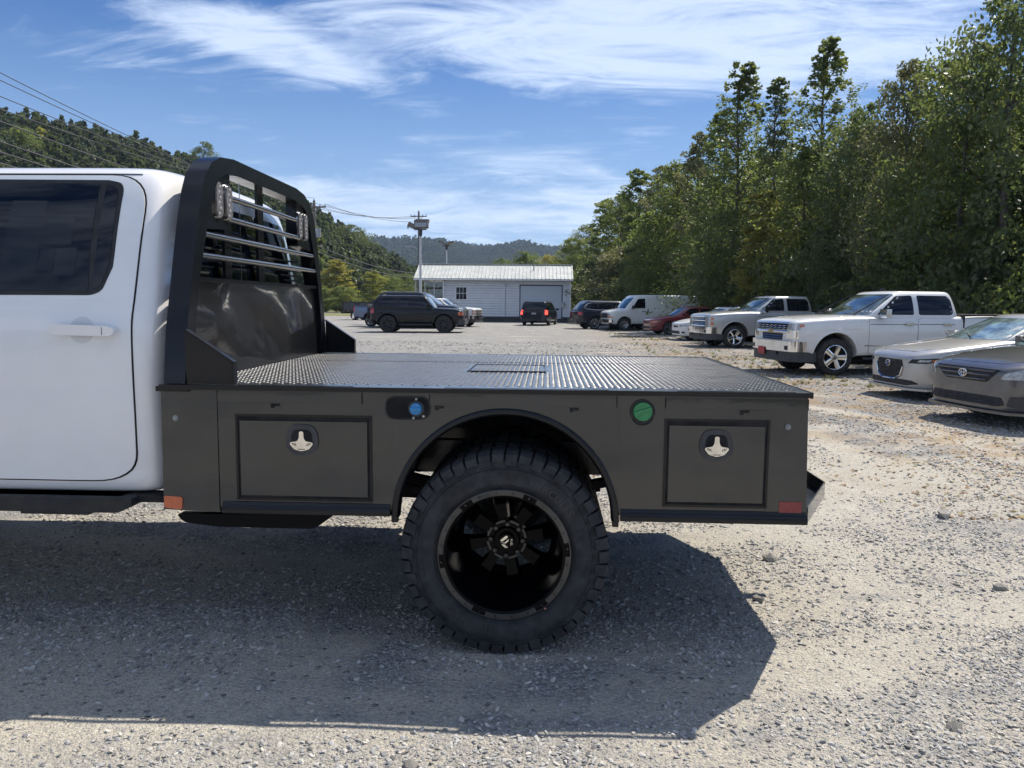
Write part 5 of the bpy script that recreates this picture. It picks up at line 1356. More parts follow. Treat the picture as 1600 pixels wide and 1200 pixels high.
    for y in (-.35, .25): MB().tube([(1.16, y, 1.02), (1.30, y+.30, 1.05), (1.42, y+.5, 1.10)], .009, 5).build('wiper', PLAS, root)
    return root
mz = sedan('sedan', BEIGE, 'beige', label='beige silver sedan with black mesh grille between the white pickup and gray sedan', cat='car')
place(mz, .92, (6.80, 12.4), 6)
co = sedan('sedan', GRAYP, 'gray', label='dark gray sedan at the right edge with large clear headlights and barred lower grille', cat='car')
place(co, .92, (6.55, 9.55), 11)
ws_ = sedan('sedan', VANW, 'white', label='low white sedan whose nose sticks out between red sedan and silver pickup', cat='car')
place(ws_, .92, (6.55, 32.4), 8)
rs_ = sedan('sedan', REDP, 'red', label='dark red sedan parked between the white van and the low white sedan', cat='car')
place(rs_, .92, (6.25, 39.3), 12)

def van():
    sp = dict(w=1.0, R=.36, tw=.23, rr=.215, wx=(.90, 4.33), arches=[(.90, .38, .45, .62), (4.33, .38, .45, .62)], paint=VANW, rim='steel', rimmat=ALLOY, inset=.02, lv=1,
      st=[(0, .82, 1.0, .38, .0), (.04, .90, 1.08, .34, .01), (.2, .97, 1.14, .32, .03), (.6, .99, 1.20, .32, .04), (.95, 1.0, 1.26, .33, .03), (1.5, 1.0, 1.28, .34, 0), (3., 1.0, 1.28, .34, 0), (5.2, 1.0, 1.28, .36, 0), (5.6, .98, 1.28, .40, 0), (5.66, .9, 1.25, .45, 0)],
      gh=dict(xf=.88, xr=5.68, tf=1.62, tr=5.55, z0=1.22, z1=2.03, w0=.975, w1=.84, crown=.06, bow=.14, rad=.14),
      windows=[[(1.35, 1.30), (1.72, 1.83), (2.16, 1.86), (2.16, 1.30)]], wind=(1.28, 1.92, .86, .78), doors=[[(1.18, .50), (1.14, 1.22), (1.22, 1.22), (2.24, 1.22), (2.24, .50)]], hz=1.12, mirror=(1.36, 1.36, PLAS), handle=PLAS)
    root, sf = vehicle('cargo_van', sp, label='long windowless white cargo van parked before the trees', cat='van')
    place(root, .90, (4.55, 45.0), 14)
    g_ = lamp(sf, root, 'grille', [(0, .52, .72), (0, .52, .98), (0, -.52, .98), (0, -.52, .72)], 0, PLASG, both=False, off=.012)[0]
    for z in (.76, .84, .92, .98): MB().box((-.03, 0, z), (.02, 1.1, .022)).build('grille_bar', CHROME, g_)
    lamp(sf, root, 'headlight', [(0, -.56, .83), (0, -.56, .97), (.10, -.90, .97), (.10, -.90, .83)], 30, LAMPC)
    lamp(sf, root, 'turn_lamp', [(0, -.56, .73), (0, -.56, .82), (.16, -.96, .82), (.16, -.96, .73)], 40, AMBERL)
    b = MB(); b.prism([(.12, -.98), (-.04, -.92), (-.09, -.4), (-.09, .4), (-.04, .92), (.12, .98), (.3, .9), (.3, -.9)], 'z', .46, .64); b.build('front_bumper', CHROME, root, bevel=.02)
    MB().bx(.02, .4, -.9, .9, .28, .45).build('valance', PLAS, root, bevel=.02)
    for sg in (-1, 1):
        MB().bx(2.34, 2.352, sg*.985, sg*1.003, .45, 1.3).build('panel_seam', PLASG, root)
        MB().box((2.30, sg*1.01, 1.13), (.05, .02, .18)).build('door_latch', PLAS, root, bevel=.006)
    lamp(sf, root, 'tail_lamp', [(5.5, -.99, .9), (5.5, -.99, 1.2), (5.66, -.85, 1.2), (5.66, -.85, .9)], 130, LAMPR)
van()
def suv(name, paint, pos, ang, wx=.95, sc=1., lit=False, boxy=False, rim='10', rimmat=ALLOY, mini=False, zs=1., **tg):
    if boxy:
        st = [(0, .80, .98, .50, .0), (.03, .86, 1.06, .46, .01), (.15, .92, 1.12, .44, .02), (.5, .94, 1.16, .42, .03), (1.2, .945, 1.19, .42, .02), (1.4, .945, 1.20, .42, 0), (3.0, .945, 1.21, .42, 0), (4.2, .94, 1.20, .44, 0), (4.42, .92, 1.18, .48, 0), (4.46, .86, 1.12, .55, 0)]
        gh = dict(xf=1.36, xr=4.40, tf=1.78, tr=4.16, z0=1.17, z1=1.73, w0=.90, w1=.76, crown=.06, bow=.06, rad=.16)
        wn = [[(1.62, 1.22), (1.82, 1.63), (2.5, 1.66), (2.5, 1.22)], [(2.58, 1.22), (2.58, 1.66), (3.0, 1.66), (3.08, 1.22)], [(3.2, 1.26), (3.2, 1.64), (3.95, 1.62), (4.1, 1.3)]]
        sp = dict(w=.945, R=.42, tw=.28, rr=.22, wx=(.90, 3.60), arches=[(.90, .44, .49, .6), (3.60, .44, .49, .6)])
    elif mini:
        st = [(0, .66, .80, .28, .0), (.05, .80, .90, .24, .01), (.2, .92, .98, .22, .02), (.6, .98, 1.04, .22, .02), (1.1, 1.0, 1.08, .22, 0), (3.0, 1.0, 1.10, .24, 0), (4.6, .995, 1.10, .27, 0), (5.0, .97, 1.08, .32, 0), (5.12, .93, 1.02, .38, 0), (5.14, .86, .98, .45, 0)]
        gh = dict(xf=.95, xr=5.10, tf=1.95, tr=4.92, z0=1.04, z1=1.67, w0=.955, w1=.80, crown=.06, bow=.14, rad=.14)
        wn = [[(1.5, 1.1), (2.0, 1.55), (2.55, 1.6), (2.55, 1.1)], [(2.65, 1.1), (2.65, 1.6), (3.7, 1.6), (3.7, 1.1)], [(3.8, 1.1), (3.8, 1.6), (4.7, 1.58), (4.85, 1.15)]]
        sp = dict(w=1.0, R=.34, tw=.22, rr=.23, wx=(.95, 4.02), arches=[(.95, .36, .40, .7), (4.02, .36, .40, .7)])
    else:
        st = [(0, .66, .86, .30, .0), (.04, .80, .96, .27, .01), (.18, .92, 1.03, .25, .02), (.5, .97, 1.08, .25, .03), (1.2, .98, 1.12, .26, .02), (1.5, .98, 1.14, .26, 0), (3.0, .98, 1.16, .27, 0), (4.5, .975, 1.16, .30, 0), (4.95, .93, 1.12, .36, 0), (5.05, .84, 1.05, .42, 0)]
        gh = dict(xf=1.35, xr=4.95, tf=2.15, tr=4.45, z0=1.12, z1=1.66, w0=.93, w1=.76, crown=.07, bow=.14, rad=.16)
        wn = [[(1.72, 1.18), (2.2, 1.55), (2.8, 1.58), (2.8, 1.18)], [(2.9, 1.18), (2.9, 1.58), (3.7, 1.57), (3.75, 1.18)], [(3.85, 1.2), (3.85, 1.57), (4.35, 1.52), (4.55, 1.28)]]
        sp = dict(w=.98, R=.37, tw=.25, rr=.255, wx=(1.0, 3.98), arches=[(1.0, .39, .43, .65), (3.98, .39, .43, .65)])
    sp.update(st=st, gh=gh, windows=wn, paint=paint, rim=rim, rimmat=rimmat, inset=.01, lv=1, wind=(gh['z0']+.05, gh['z1']-.04, gh['w0']*.9, gh['w1']*.92),
              rearwin=(gh['z0']+.08, gh['z1']-.05, gh['w0']*.86, gh['w1']*.86), mirror=(1.75 if not boxy else 1.6, gh['z0']+.1, paint),
              doors=[[(wn[0][0][0]-.15, .45), (wn[0][0][0]-.15, st[5][2]-.06), (wn[0][3][0]+.04, st[6][2]-.06), (wn[0][3][0]+.04, .45)], [(wn[0][3][0]+.07, .45), (wn[0][3][0]+.07, st[6][2]-.06), (wn[1][2][0]+.1, st[6][2]-.06), (wn[1][2][0]+.0, .5)]], hz=st[6][2]-.14)
    root, sf = vehicle(name, sp, **tg)
    xl = st[-1][0]
    if boxy:
        MB().cyl((xl+.02, .1, .98), (xl+.22, .1, .98), .37, n=28).build('spare_wheel_cover', PLAS, root, bevel=.03)
        for sg in (-1, 1):
            for wxx in sp['wx']:
                pts = [(wxx+.53*cos(a), sg*.955, .42+.53*sin(a)) for a in [R(10)+R(160)*k/12 for k in range(13)]]
                MB().tube(pts, .035, 6).build('fender_flare', PLAS, root, smooth=50)
            MB().bx(1.45, 3.05, sg*.80, sg*.97, .36, .43).build('side_step', PLAS, root, bevel=.01)
        MB().prism([(.14, -.92), (-.10, -.82), (-.14, 0), (-.10, .82), (.14, .92), (.4, .8), (.4, -.8)], 'z', .40, .66).build('front_bumper', PLASG, root, bevel=.03)
        MB().bx(xl-.1, xl+.08, -.86, .86, .42, .60).build('rear_bumper', PLASG, root, bevel=.03)
        lamp(sf, root, 'headlight', [(.0, -.40, .84), (.0, -.40, .98), (.04, -.80, .98), (.04, -.80, .84)], 10, LAMPC)
        lamp(sf, root, 'turn_lamp', [(.03, -.80, .83), (.03, -.80, 1.0), (.2, -.94, 1.0), (.2, -.94, .86)], 50, mat('orange_corner_lamp', (.62, .13, .04), .25, coat=1.))
        lamp(sf, root, 'tail_lamp', [(xl-.18, -.94, .92), (xl-.18, -.94, 1.14), (xl-.02, -.86, 1.14), (xl-.02, -.86, .92)], 120, LAMPR)
    else:
        lamp(sf, root, 'headlight', [(.04, -.5, st[2][2]-.16), (.05, -.5, st[2][2]-.04), (.4, -.93, st[2][2]-.02), (.3, -.92, st[2][2]-.14)], 40, LAMPC)
        lamp(sf, root, 'grille', [(0, .45, .62), (0, .45, .86 if not mini else .75), (0, -.45, .86 if not mini else .75), (0, -.45, .62)], 0, PLAS, both=False, rnd=.02)
        zt = (.78, 1.10) if mini else (.86, 1.04)
        lamp(sf, root, 'tail_lamp', [(xl-.22, -.97, zt[0]), (xl-.22, -.97, zt[1]), (xl, -.80, zt[1]), (xl, -.80, zt[0])], 150, LITRED if lit else LAMPR)
        MB().prism([(xl-.2, -.95), (xl+.08, -.85), (xl+.1, 0), (xl+.08, .85), (xl-.2, .95)], 'z', .32, .62).build('rear_bumper', paint if not mini else paint, root, bevel=.04)
        lamp(sf, root, 'licence_plate', [(5, .16, .80), (5, .16, .92), (5, -.16, .92), (5, -.16, .80)], 180, ZINC if mini else PLASG, both=False, rnd=0)
        for sg in (-1, 1):
            z = gh['z1']+gh['crown']*.9; MB().tube([(gh['tf']+.2, sg*.62, z), (gh['tr']-.1, sg*.62, z)], .018, 6).build('roof_rail', ALLOY if not mini else PLASG, root)
            if not mini:
                y = gh['w0']*.985; z0_ = gh['z0']+.05
                pts = [(1.9, 1.17), (3.9, 1.17), (4.5, 1.22), (4.62, 1.32), (4.45, 1.52), (4.1, 1.6)]
                q = []
                for x, z in pts:
                    h = sf.bvh.ray_cast(Vector((x, sg*3, z)), Vector((0, -sg, 0)))[0]
                    if h: q.append((h.x, h.y+sg*.008, h.z))
                MB().tube(q, .014, 5).build('chrome_trim', CHROME, root)
    w_ = root['_w']
    a = R(ang); root.rotation_euler = (0, 0, a); root.location = (pos[0], pos[1], 0); root.scale = (sc, sc, sc*zs); del root['_w']
    return root
suv('suv', NAVY, (6.5, 48.8), 196, sc=1.0, label='dark blue suv with chrome window trim parked just right of the white building', cat='suv')
suv('minivan', NAVY, (-.05, 58.1), -99.3, sc=.98, lit=True, mini=True, rim='5', label='black minivan seen from behind with lit brake lights before the garage door', cat='minivan')
suv('offroad_suv', BLKP, (-4.22, 39.6), 181, sc=1.05, boxy=True, rim='6', rimmat=mat('black_rim', (.02, .02, .022), .4), label='boxy black offroad suv seen side on with spare wheel on its back', cat='suv')

for nm, pnt, pos, ang, lb in (('pickup_truck', WHITE2, (-4.35, 49.6), 168, 'white pickup with chrome bumper peeking out behind the tall black suv'),
                              ('pickup_truck', REDT, (3.75, 50.5), 12, 'red pickup nose hidden between the dark blue suv and white van'),
                              ('pickup_truck', BLUEP, (-6.3, 47.9), 172, 'blue gray pickup standing with its tail left of the boxy black suv')):
    p = pickup(nm, pnt, 'stack', label=lb, cat='pickup', bumper=CHROME if pnt != REDT else PLASG, rimmat=ALLOY)
    del p['_w']; p.location = (*pos, 0); p.rotation_euler = (0, 0, R(ang)); p.scale = (1.13 if pnt is BLKP else .98,)*3
suv('suv', BLKP, (-4.75, 45.6), 173, sc=1.13, zs=1.09, label='tall long black suv standing directly behind the boxy black one', cat='suv')
# flatbed work truck: only its dark rear box shows
def work_truck():
    root = empty('work_truck', (-17.0, 66, 0), R(-8), label='small dark utility bed at far left behind the blue gray pickup', cat='truck')
    MB().bx(-.2, 3.0, -1.1, 1.1, .75, 1.55).build('utility_bed', BLKP, root, bevel=.03)
    MB().bx(-.35, .1, -1.0, 1.0, .55, .72).build('rear_bumper', PLAS, root, bevel=.02)
    MB().bx(3.05, 4.8, -1.0, 1.0, .6, 2.1).build('cab', BLKP, root, bevel=.2, seg=3)
    MB().bx(4.7, 5.9, -.95, .95, .6, 1.3).build('hood', BLKP, root, bevel=.15, seg=3)
    pr = wheel_proto(.40, .26, .22, 'steel', ALLOY)
    for x in (.9, 4.9):
        for sg in (-1, 1): put_wheel(root, x, sg*.92, .40, pr, sg == 1)
    for sg in (-1, 1):
        for x in (.5, 1.9): MB().bx(x-.5, x+.5, sg*1.1, sg*1.115, .85, 1.45).build('locker_door', PLASG, root, bevel=.006)
    MB().box((-.22, .5, 1.2), (.02, .1, .1)).build('latch', CHROME, root)
work_truck()

# ================================================================== BUILDING, POLES, WIRES
def building():
    x0, x1, y0, y1 = -8.45, 1.95, 63.0, 70.0; ze, zr = 3.52, 4.75; ym = (y0+y1)/2-1.2
    root = empty('metal_building', (x0, y0, 0), label='low pale sided shop building with metal roof and closed garage door', cat='building')
    inv = Matrix.Translation((-x0, -y0, 0))
    def P(o): o.parent = root; o.matrix_parent_inverse = inv; return o
    MB_ = MB().bx(x0+.06, x1-.06, y0+.075, y1-.06, .3, ze)
    P(MB_.build('wall', SIDING))
    gb = MB(); gb.prism([(y0+.06, ze), (y1-.06, ze), (ym, zr-.12)], 'x', x0+.06, x1-.06); P(gb.build('gable', SIDING))
    P(MB().bx(x0-.02, x1+.02, y0-.02, y1+.02, 0, .42).build('foundation', CONC))
    sd_ = MB(); z = .45; gx0, gx1, gz = -2.12, 1.22, 2.95
    while z < ze-.02:
        z2 = min(z+.205, ze)
        segs = [(x0, x1)]
        if z < gz: segs = [(x0, gx0-.08), (gx1+.08, x1)]
        for a, b in segs:
            sd_.prism([(y0+.055, z2), (y0+.02, z2), (y0-.02, z+.05), (y0-.02, z+.038), (y0+.055, z+.038)], 'x', a, b)
        sd_.prism([(x0+.05, z2), (x0+.035, z2), (x0, z), (x0+.05, z)], 'y', y0, y1)
        z = z2
    so_ = P(sd_.build('siding', SIDING, smooth=None)); so_['kind'] = 'stuff'
    # roof: two slopes of ribbed panels with an overhang over the porch on the left
    rx0, rx1 = x0-2.35, x1+.18; ye, yb = y0-.45, y1+.45
    for (ya, za, yb_, zb_) in ((ye, ze-.02, ym, zr), (yb, ze-.02, ym, zr)):
        m = MB(); v = m.verts([(rx0, ya, za), (rx1, ya, za), (rx1, yb_, zb_), (rx0, yb_, zb_)]); m.face(v)
        v2 = m.verts([(rx0, ya, za-.06), (rx1, ya, za-.06), (rx1, yb_, zb_-.06), (rx0, yb_, zb_-.06)]); m.face(v2[::-1])
        for i in range(4): m.face([v[i], v2[i], v2[(i+1) % 4], v[(i+1) % 4]])
        sl = P(m.build('roof_slope', ROOFM, smooth=None))
        d = Vector((0, yb_-ya, zb_-za)); L_ = d.length; q = d.to_track_quat('Y', 'Z').to_matrix()
        rb = MB(); k = 0; x = rx0+.05
        while x < rx1:
            c = Vector((x, (ya+yb_)/2, (za+zb_)/2+.02)); rb.box(c, (.06, L_, .05), rot=q, ); x += .305
        r_ = P(rb.build('roof_ribs', ROOFM, smooth=None)); r_['kind'] = 'stuff'
    P(MB().box(((rx0+rx1)/2, ym, zr+.03), (rx1-rx0, .35, .04)).build('ridge_cap', ROOFM))
    P(MB().bx(rx0, rx1, ye-.03, ye-.005, ze-.20, ze-.02).build('fascia', mat('gray_fascia', (.2, .21, .22), .6)))
    P(MB().bx(rx0, rx0+.03, ye, yb, ze-.16, ze-.04).build('rake_trim', TRIM))
    for x in (x0-.03, x1-.09): P(MB().bx(x, x+.12, y0-.03, y0-.004, .44, ze-.05).build('corner_trim', TRIM))
    # garage door
    P(MB().bx(gx0-.09, gx1+.09, y0+.0, y0+.05, .30, gz+.09).build('door_frame', mat('dark_trim', (.035, .037, .045), .6)))
    gd = P(MB().bx(gx0, gx1, y0-.01, y0+.03, .30, gz).build('garage_door', mat('garage_door_paint', (.42, .47, .54), .5, var=.04)))
    for k in range(6):
        za = .32+k*.435; P(MB().bx(gx0+.02, gx1-.02, y0-.028, y0-.011, za, za+.425).build('door_panel', MATS['garage_door_paint'], bevel=.006))
    # window
    wx, wz = -6.95, 2.35
    fr = P(MB().bx(wx-.50, wx+.50, y0-.03, y0+.02, wz-.62, wz+.52).build('window', TRIM))
    for i in range(3):
        for j in range(2):
            a = wx-.42+i*.285; b = wz-.52+j*.50
            MB().bx(a, a+.255, y0-.040, y0-.031, b, b+.46).build('pane', GLASS, fr).matrix_parent_inverse = Matrix.Identity(4)
    for ch in fr.children: ch.matrix_parent_inverse = Matrix.Identity(4)
    P(MB().box((-3.35, y0-.08, 2.95), (.16, .12, .14)).build('wall_lamp', ZINC, bevel=.02)); P(MB().cyl((-3.35, y0-.02, 2.9), (-3.35, y0-.02, .5), .02).build('conduit', mat('conduit_gray', (.3, .32, .35), .5)))
    P(MB().cyl((-1.1+.0, y0+1.2, 3.9), (-1.1, y0+1.2, 4.75), .035).build('vent_pipe', ZINC))
    P(MB().bx(x0+.02, x0+.10, y0-.11, y0-.03, .5, ze-.22).build('downspout', TRIM)); P(MB().bx(x1-.75, x1-.45, y0-.14, y0-.02, 1.2, 1.65).build('meter_box', ZINC, bevel=.01))
    P(MB().bx(rx0, rx1, ye-.10, ye-.031, ze-.16, ze-.06).build('gutter', TRIM, bevel=.01))
    # porch posts and things stored under it
    for x, y in ((rx0+.15, y0-.25), (rx0+.15, y1), (rx0+.9, y0-.25), (rx0+1.65, y0-.25)): P(MB().bx(x-.05, x+.05, y-.05, y+.05, 0, ze-.05).build('porch_post', ZINC))
    P(MB().bx(rx0+.2, x0-.1, y0+.5, y0+4, 1.9, 2.0).bx(rx0+.2, x0-.1, y0+.5, y0+4, 2.7, 2.78).build('porch_shelf', mat('dark_shelf', (.05, .045, .04), .8)))
building()
def timber_pole(x, y, h, r, arm, label, lamp_=False):
    root = empty('utility_pole', (x, y, 0), label=label, cat='utility pole')
    MB().cyl((0, 0, 0), (0, 0, h), r, r*.62, n=14).build('pole_shaft', WOODP, root, smooth=60)
    MB().box((0, -.12, h-.55), (arm, .10, .12)).build('crossarm', WOODP, root)
    MB().tube([(-arm*.28, -.12, h-.6), (0, -.12, h-1.1)], .025, 5).tube([(arm*.28, -.12, h-.6), (0, -.12, h-1.1)], .025, 5).build('brace', ZINC, root)
    for k in (-.46, -.25, .25, .46): MB().cyl((arm*k, -.12, h-.5), (arm*k, -.12, h-.32), .04, .025, n=8).build('insulator', PLASG, root)
    MB().cyl((0, 0, h), (0, 0, h+.18), .04, .025, n=8).build('insulator', PLASG, root)
    return root
p1 = timber_pole(-19.9, 66, 10.1, .17, 2.1, 'tall gray timber pole with crossarm rising just right of the headache rack')
MB().cyl((.32, -.1, 7.0), (.32, -.1, 7.75), .24, n=16).build('transformer', ZINC, p1, bevel=.03)
MB().bx(.0, .3, -.12, -.04, 7.3, 7.4).build('bracket', ZINC, p1)
p2 = timber_pole(-14.9, 90, 12.0, .17, 1.9, 'darker timber pole standing behind the left floodlight pole')
MB().tube([(0, 0, 7.6), (-.7, -.1, 8.0), (-1.2, -.1, 8.05)], .04, 6).build('lamp_arm', ZINC, p2); MB().box((-1.35, -.1, 8.02), (.5, .18, .12)).build('street_lamp_head', ZINC, p2, bevel=.03)
p3 = empty('utility_pole', (-17.1, 105, 0), label='thin short bare pole left of the shop building roof', cat='utility pole'); MB().cyl((0, 0, 0), (0, 0, 7.2), .12, .08).build('pole_shaft', WOODP, p3)
def floodlight(x, y, h, label, kind):
    root = empty('floodlight_pole', (x, y, 0), label=label, cat='light pole')
    MB().cyl((0, 0, 0), (0, 0, h-.5), .10, .075, n=14).build('pole_shaft', mat('white_painted_pole', (.55, .57, .6), .4, var=.1), root, smooth=60)
    MB().cyl((0, 0, h-.6), (0, 0, h-.15), .12, .16, n=12).build('pole_collar', PLASG, root)
    MB().box((0, 0, h-.12), (.9, .12, .08)).build('lamp_bar', PLASG, root)
    if kind == 0:
        a = MB().box((.12, -.25, h+.22), (.95, .62, .42), rot=Matrix.Rotation(R(-16), 3, 'X')).build('flood_lamp', mat('tarnished_lamp', (.16, .14, .12), .5, metal=.4, var=.3), root, bevel=.05)
        MB().box((.12, -.60, h+.14), (.82, .02, .32), rot=Matrix.Rotation(R(-16), 3, 'X')).build('lamp_glass', LAMPC, a)
        b = MB().box((-.55, .1, h+.12), (.65, .6, .34), rot=Matrix.Rotation(R(24), 3, 'Y')).build('flood_lamp', MATS['tarnished_lamp'], root, bevel=.05)
        MB().box((-.88, .1, h+.06), (.02, .5, .26), rot=Matrix.Rotation(R(24), 3, 'Y')).build('lamp_glass', LAMPC, b)
        MB().box((.12, .35, h+.50), (.9, .4, .22)).build('flood_lamp', MATS['tarnished_lamp'], root, bevel=.05)
    else:
        for sg in (-1, 1):
            a = MB().box((sg*.45, -.1, h+.16), (.9, .7, .22), rot=Matrix.Rotation(R(-24*sg), 3, 'Y')).build('flood_lamp', MATS['tarnished_lamp'], root, bevel=.06)
            MB().box((sg*.52, -.1, h+.04), (.75, .6, .03), rot=Matrix.Rotation(R(-24*sg), 3, 'Y')).build('lamp_glass', LAMPC, a)
floodlight(-9.0, 55, 6.8, 'light pole with big square floodlights in front of the shop building', 0)
floodlight(-11.4, 88, 8.1, 'light pole with two winged floodlights rising beyond the shop roof', 1)
def wire(a, b, sag, r=.022, label='thin overhead wire', n=24):
    a, b = Vector(a), Vector(b); pts = []
    for i in range(n+1):
        t = i/n; p = a.lerp(b, t); p.z -= sag*4*t*(1-t); pts.append(p)
    o = MB().tube(pts, r, 4).build('power_line', WIRE, smooth=60); tag(o, label, 'power line'); return o
h1 = 10.1-.32
def fromleft(px, py, Y):
    d = fw+rr*((px-800)/1202)-uu*((py-600)/1202); k = Y/d.y; return (d.x*k, Y, 1.5+d.z*k)
LW = [(105, -1.02, h1), (118, -.5, h1), (146, .5, h1), (168, .0, 10.3)]
for i, (py, dx, z) in enumerate(LW):
    far = Vector((-19.9+dx, 65.9, z)); L_ = Vector(fromleft(-40, py-12, 24))
    wire(L_, far, .5, .016, ['topmost power line crossing the sky at upper left', 'second power line from the top at upper left', 'third power line from the top at upper left', 'fourth power line crossing the hill ridge at upper left'][i])
for i, (py, z) in enumerate(((186, 7.9), (219, 7.2), (236, 6.9), (254, 6.5))):
    far = Vector((-19.9, 65.9, z)); L_ = Vector(fromleft(-30, py-8, 24))
    wire(L_, far, .3, .022, ['pale cable just under the ridge of the left hill', 'pale cable low over the left hill trees', 'lower pale cable over the left hill trees', 'lowest pale cable touching the white cab roof line'][i])
for i, (dx, z, z2) in enumerate(((-1.0, h1, 11.5), (-.4, h1, 11.4), (.5, h1, 11.3), (1.0, h1, 10.9))):
    wire((-19.9+dx, 65.9, z), (-14.9+dx*.8, 89.9, z2), .55, .02, ['upper left wire between the two timber poles', 'second wire between the two timber poles', 'third wire between the two timber poles', 'lowest sagging wire between the two timber pole arms'][i])
for i, z in enumerate((6.4, 5.9)):
    wire((-19.9, 65.9, z), (-14.9, 89.9, 4.9-i*.5), .5, .035, ['upper thick cable hanging low between the timber poles', 'lower thick cable hanging low between the timber poles'][i])

# ================================================================== HILLS
def terrain(name, ridge, foot, back, mt, nu=70, nv=26, amp=2.):
    """ridge/foot: lists of (x, y, z) from left to right"""
    def L_(pts, t):
        k = t*(len(pts)-1); i = min(int(k), len(pts)-2); return Vector(pts[i]).lerp(Vector(pts[i+1]), k-i)
    V, F = [], []
    for i in range(nu+1):
        u = i/nu; f, r_ = L_(foot, u), L_(ridge, u)
        b = r_+(r_-f)*back; b.z = -5
        for j in range(nv+1):
            v = j/nv
            if v < .7:
                t = v/.7; p = f.lerp(r_, t); p.z = f.z+(r_.z-f.z)*(t*t*(3-2*t)*.6+t*.4)
            else: t = (v-.7)/.3; p = r_.lerp(b, t); p.z = r_.z+(b.z-r_.z)*t*t
            n_ = mnoise.noise((p.x*.012, p.y*.012, 2))*amp*3+mnoise.noise((p.x*.04, p.y*.04, 5))*amp
            p.z += n_*min(1, v*4)
            V.append(tuple(p))
    for i in range(nu):
        for j in range(nv): F.append((i*(nv+1)+j, (i+1)*(nv+1)+j, (i+1)*(nv+1)+j+1, i*(nv+1)+j+1))
    o = obj_from(name, V, F, mt, smooth=80); o['kind'] = 'structure'
    return V, nv
def wpt(px, py, D, dz=0.):
    """a place D metres off in a measured direction (used to lay the ridge lines out on the map)"""
    d = fw+rr*((px-800)/1202)-uu*((py-600)/1202); k = D/sqrt(d.x**2+d.y**2); return (d.x*k, d.y*k, 1.5+d.z*k+dz)
HILLM = mat('hill_earth', (.05, .055, .03), .95, var=.4, vscale=.05)
TH = -9
ridge = [wpt(-700, 200, 300, TH), wpt(-300, 180, 270, TH), wpt(0, 190, 250, TH), wpt(120, 212, 250, TH), wpt(200, 222, 255, TH), wpt(290, 248, 260, TH), wpt(360, 268, 250, TH), wpt(480, 322, 230, TH), wpt(545, 372, 250, TH), wpt(610, 415, 300, TH), wpt(650, 452, 330, TH+2)]
foot = [(p[0]*.45, p[1]*.45, 0) for p in ridge[:6]]+[(p[0]*.52, p[1]*.52, 0) for p in ridge[6:8]]+[(p[0]*.62, p[1]*.62, 0) for p in ridge[8:]]
HV, HN = terrain('hill', ridge, foot, .5, HILLM, amp=1.2)
MD = 1500
mr = [wpt(p, q, MD, -8) for p, q in ((150, 330), (300, 350), (450, 372), (590, 380), (700, 381), (790, 386), (880, 391), (960, 400), (1060, 402), (1250, 396), (1500, 405), (1800, 400))]
mf = [(p[0]*.6, p[1]*.6, 0) for p in mr]
MV, MN = terrain('mountain', mr, mf, .4, HILLM, nu=90, nv=26, amp=5.)

# ================================================================== TREES
def leaf_cloud(centres, radii, n_each, size, seed, squash=.8, droop=.3):
    """numpy cloud of small folded leaves around clump centres"""
    rs = np.random.RandomState(seed)
    C_ = np.repeat(np.asarray(centres), n_each, axis=0); Rd = np.repeat(np.asarray(radii), n_each)
    N = len(C_)
    d = rs.normal(size=(N, 3)); d /= np.linalg.norm(d, axis=1)[:, None]
    r = Rd*rs.uniform(.25, 1., N)**.6
    P = C_+d*r[:, None]*np.array([1, 1, squash])
    a = rs.normal(size=(N, 3)); a[:, 2] -= droop; a /= np.linalg.norm(a, axis=1)[:, None]
    b = np.cross(a, rs.normal(size=(N, 3))); b /= np.linalg.norm(b, axis=1)[:, None]
    s = size*rs.uniform(.6, 1.3, N)[:, None]
    V = np.empty((N, 4, 3)); V[:, 0] = P-a*s; V[:, 1] = P+b*s*.55; V[:, 2] = P+a*s; V[:, 3] = P-b*s*.55
    return V.reshape(-1, 3)
def leaf_mesh(name, V, mt):
    n = len(V)//4
    me = bpy.data.meshes.new(name); me.vertices.add(n*4); me.vertices.foreach_set('co', V.astype(np.float32).ravel())
    me.loops.add(n*4); me.loops.foreach_set('vertex_index', np.arange(n*4, dtype=np.int32))
    me.polygons.add(n); me.polygons.foreach_set('loop_start', np.arange(0, n*4, 4, dtype=np.int32))
    me.materials.append(mt); me.update(); me.validate(); return me
def crown_shape(kind, h, w, seed, clumps):
    rs = random.Random(seed); C_, Rd = [], []; rl = [[rs.random() for _ in range(7)] for _ in range(7)]
    for i in range(clumps):
        t = rs.random()
        if kind == 'spire':      # loose pointed top
            t = rs.random()**.85; env = (1-t)**.75*1.0+.12; cr = .14+.14*(1-t)
        elif kind == 'round': env = sqrt(max(.02, 1-(2*t-1)**2))*(.75+.35*(1-t)); cr = .30
        elif kind == 'column': env = (min(1, t*4)**.5)*(1-t)**.42*.8+.08; cr = .25
        else: env = min(1, t*3+.3)*(1-t)**.5*.95+.1; cr = .32
        a = rs.uniform(0, 2*pi); q = rs.random()**.5
        env *= .68+.62*rl[int(a/(2*pi)*7) % 7][int(t*6) % 7]
        x, y = cos(a)*env*q*w/2, sin(a)*env*q*w/2
        C_.append((x, y, t*h)); Rd.append(cr*w/2*rs.uniform(.55, 1.15)*max(.35, env**.5))
    return C_, Rd
def crown_proto(name, kind, h, w, seed, clumps, each, size, mt):
    C_, Rd = crown_shape(kind, h, w, seed, clumps)
    V = leaf_cloud(C_, Rd, each, size, seed)
    return leaf_mesh(name, V, mt), C_
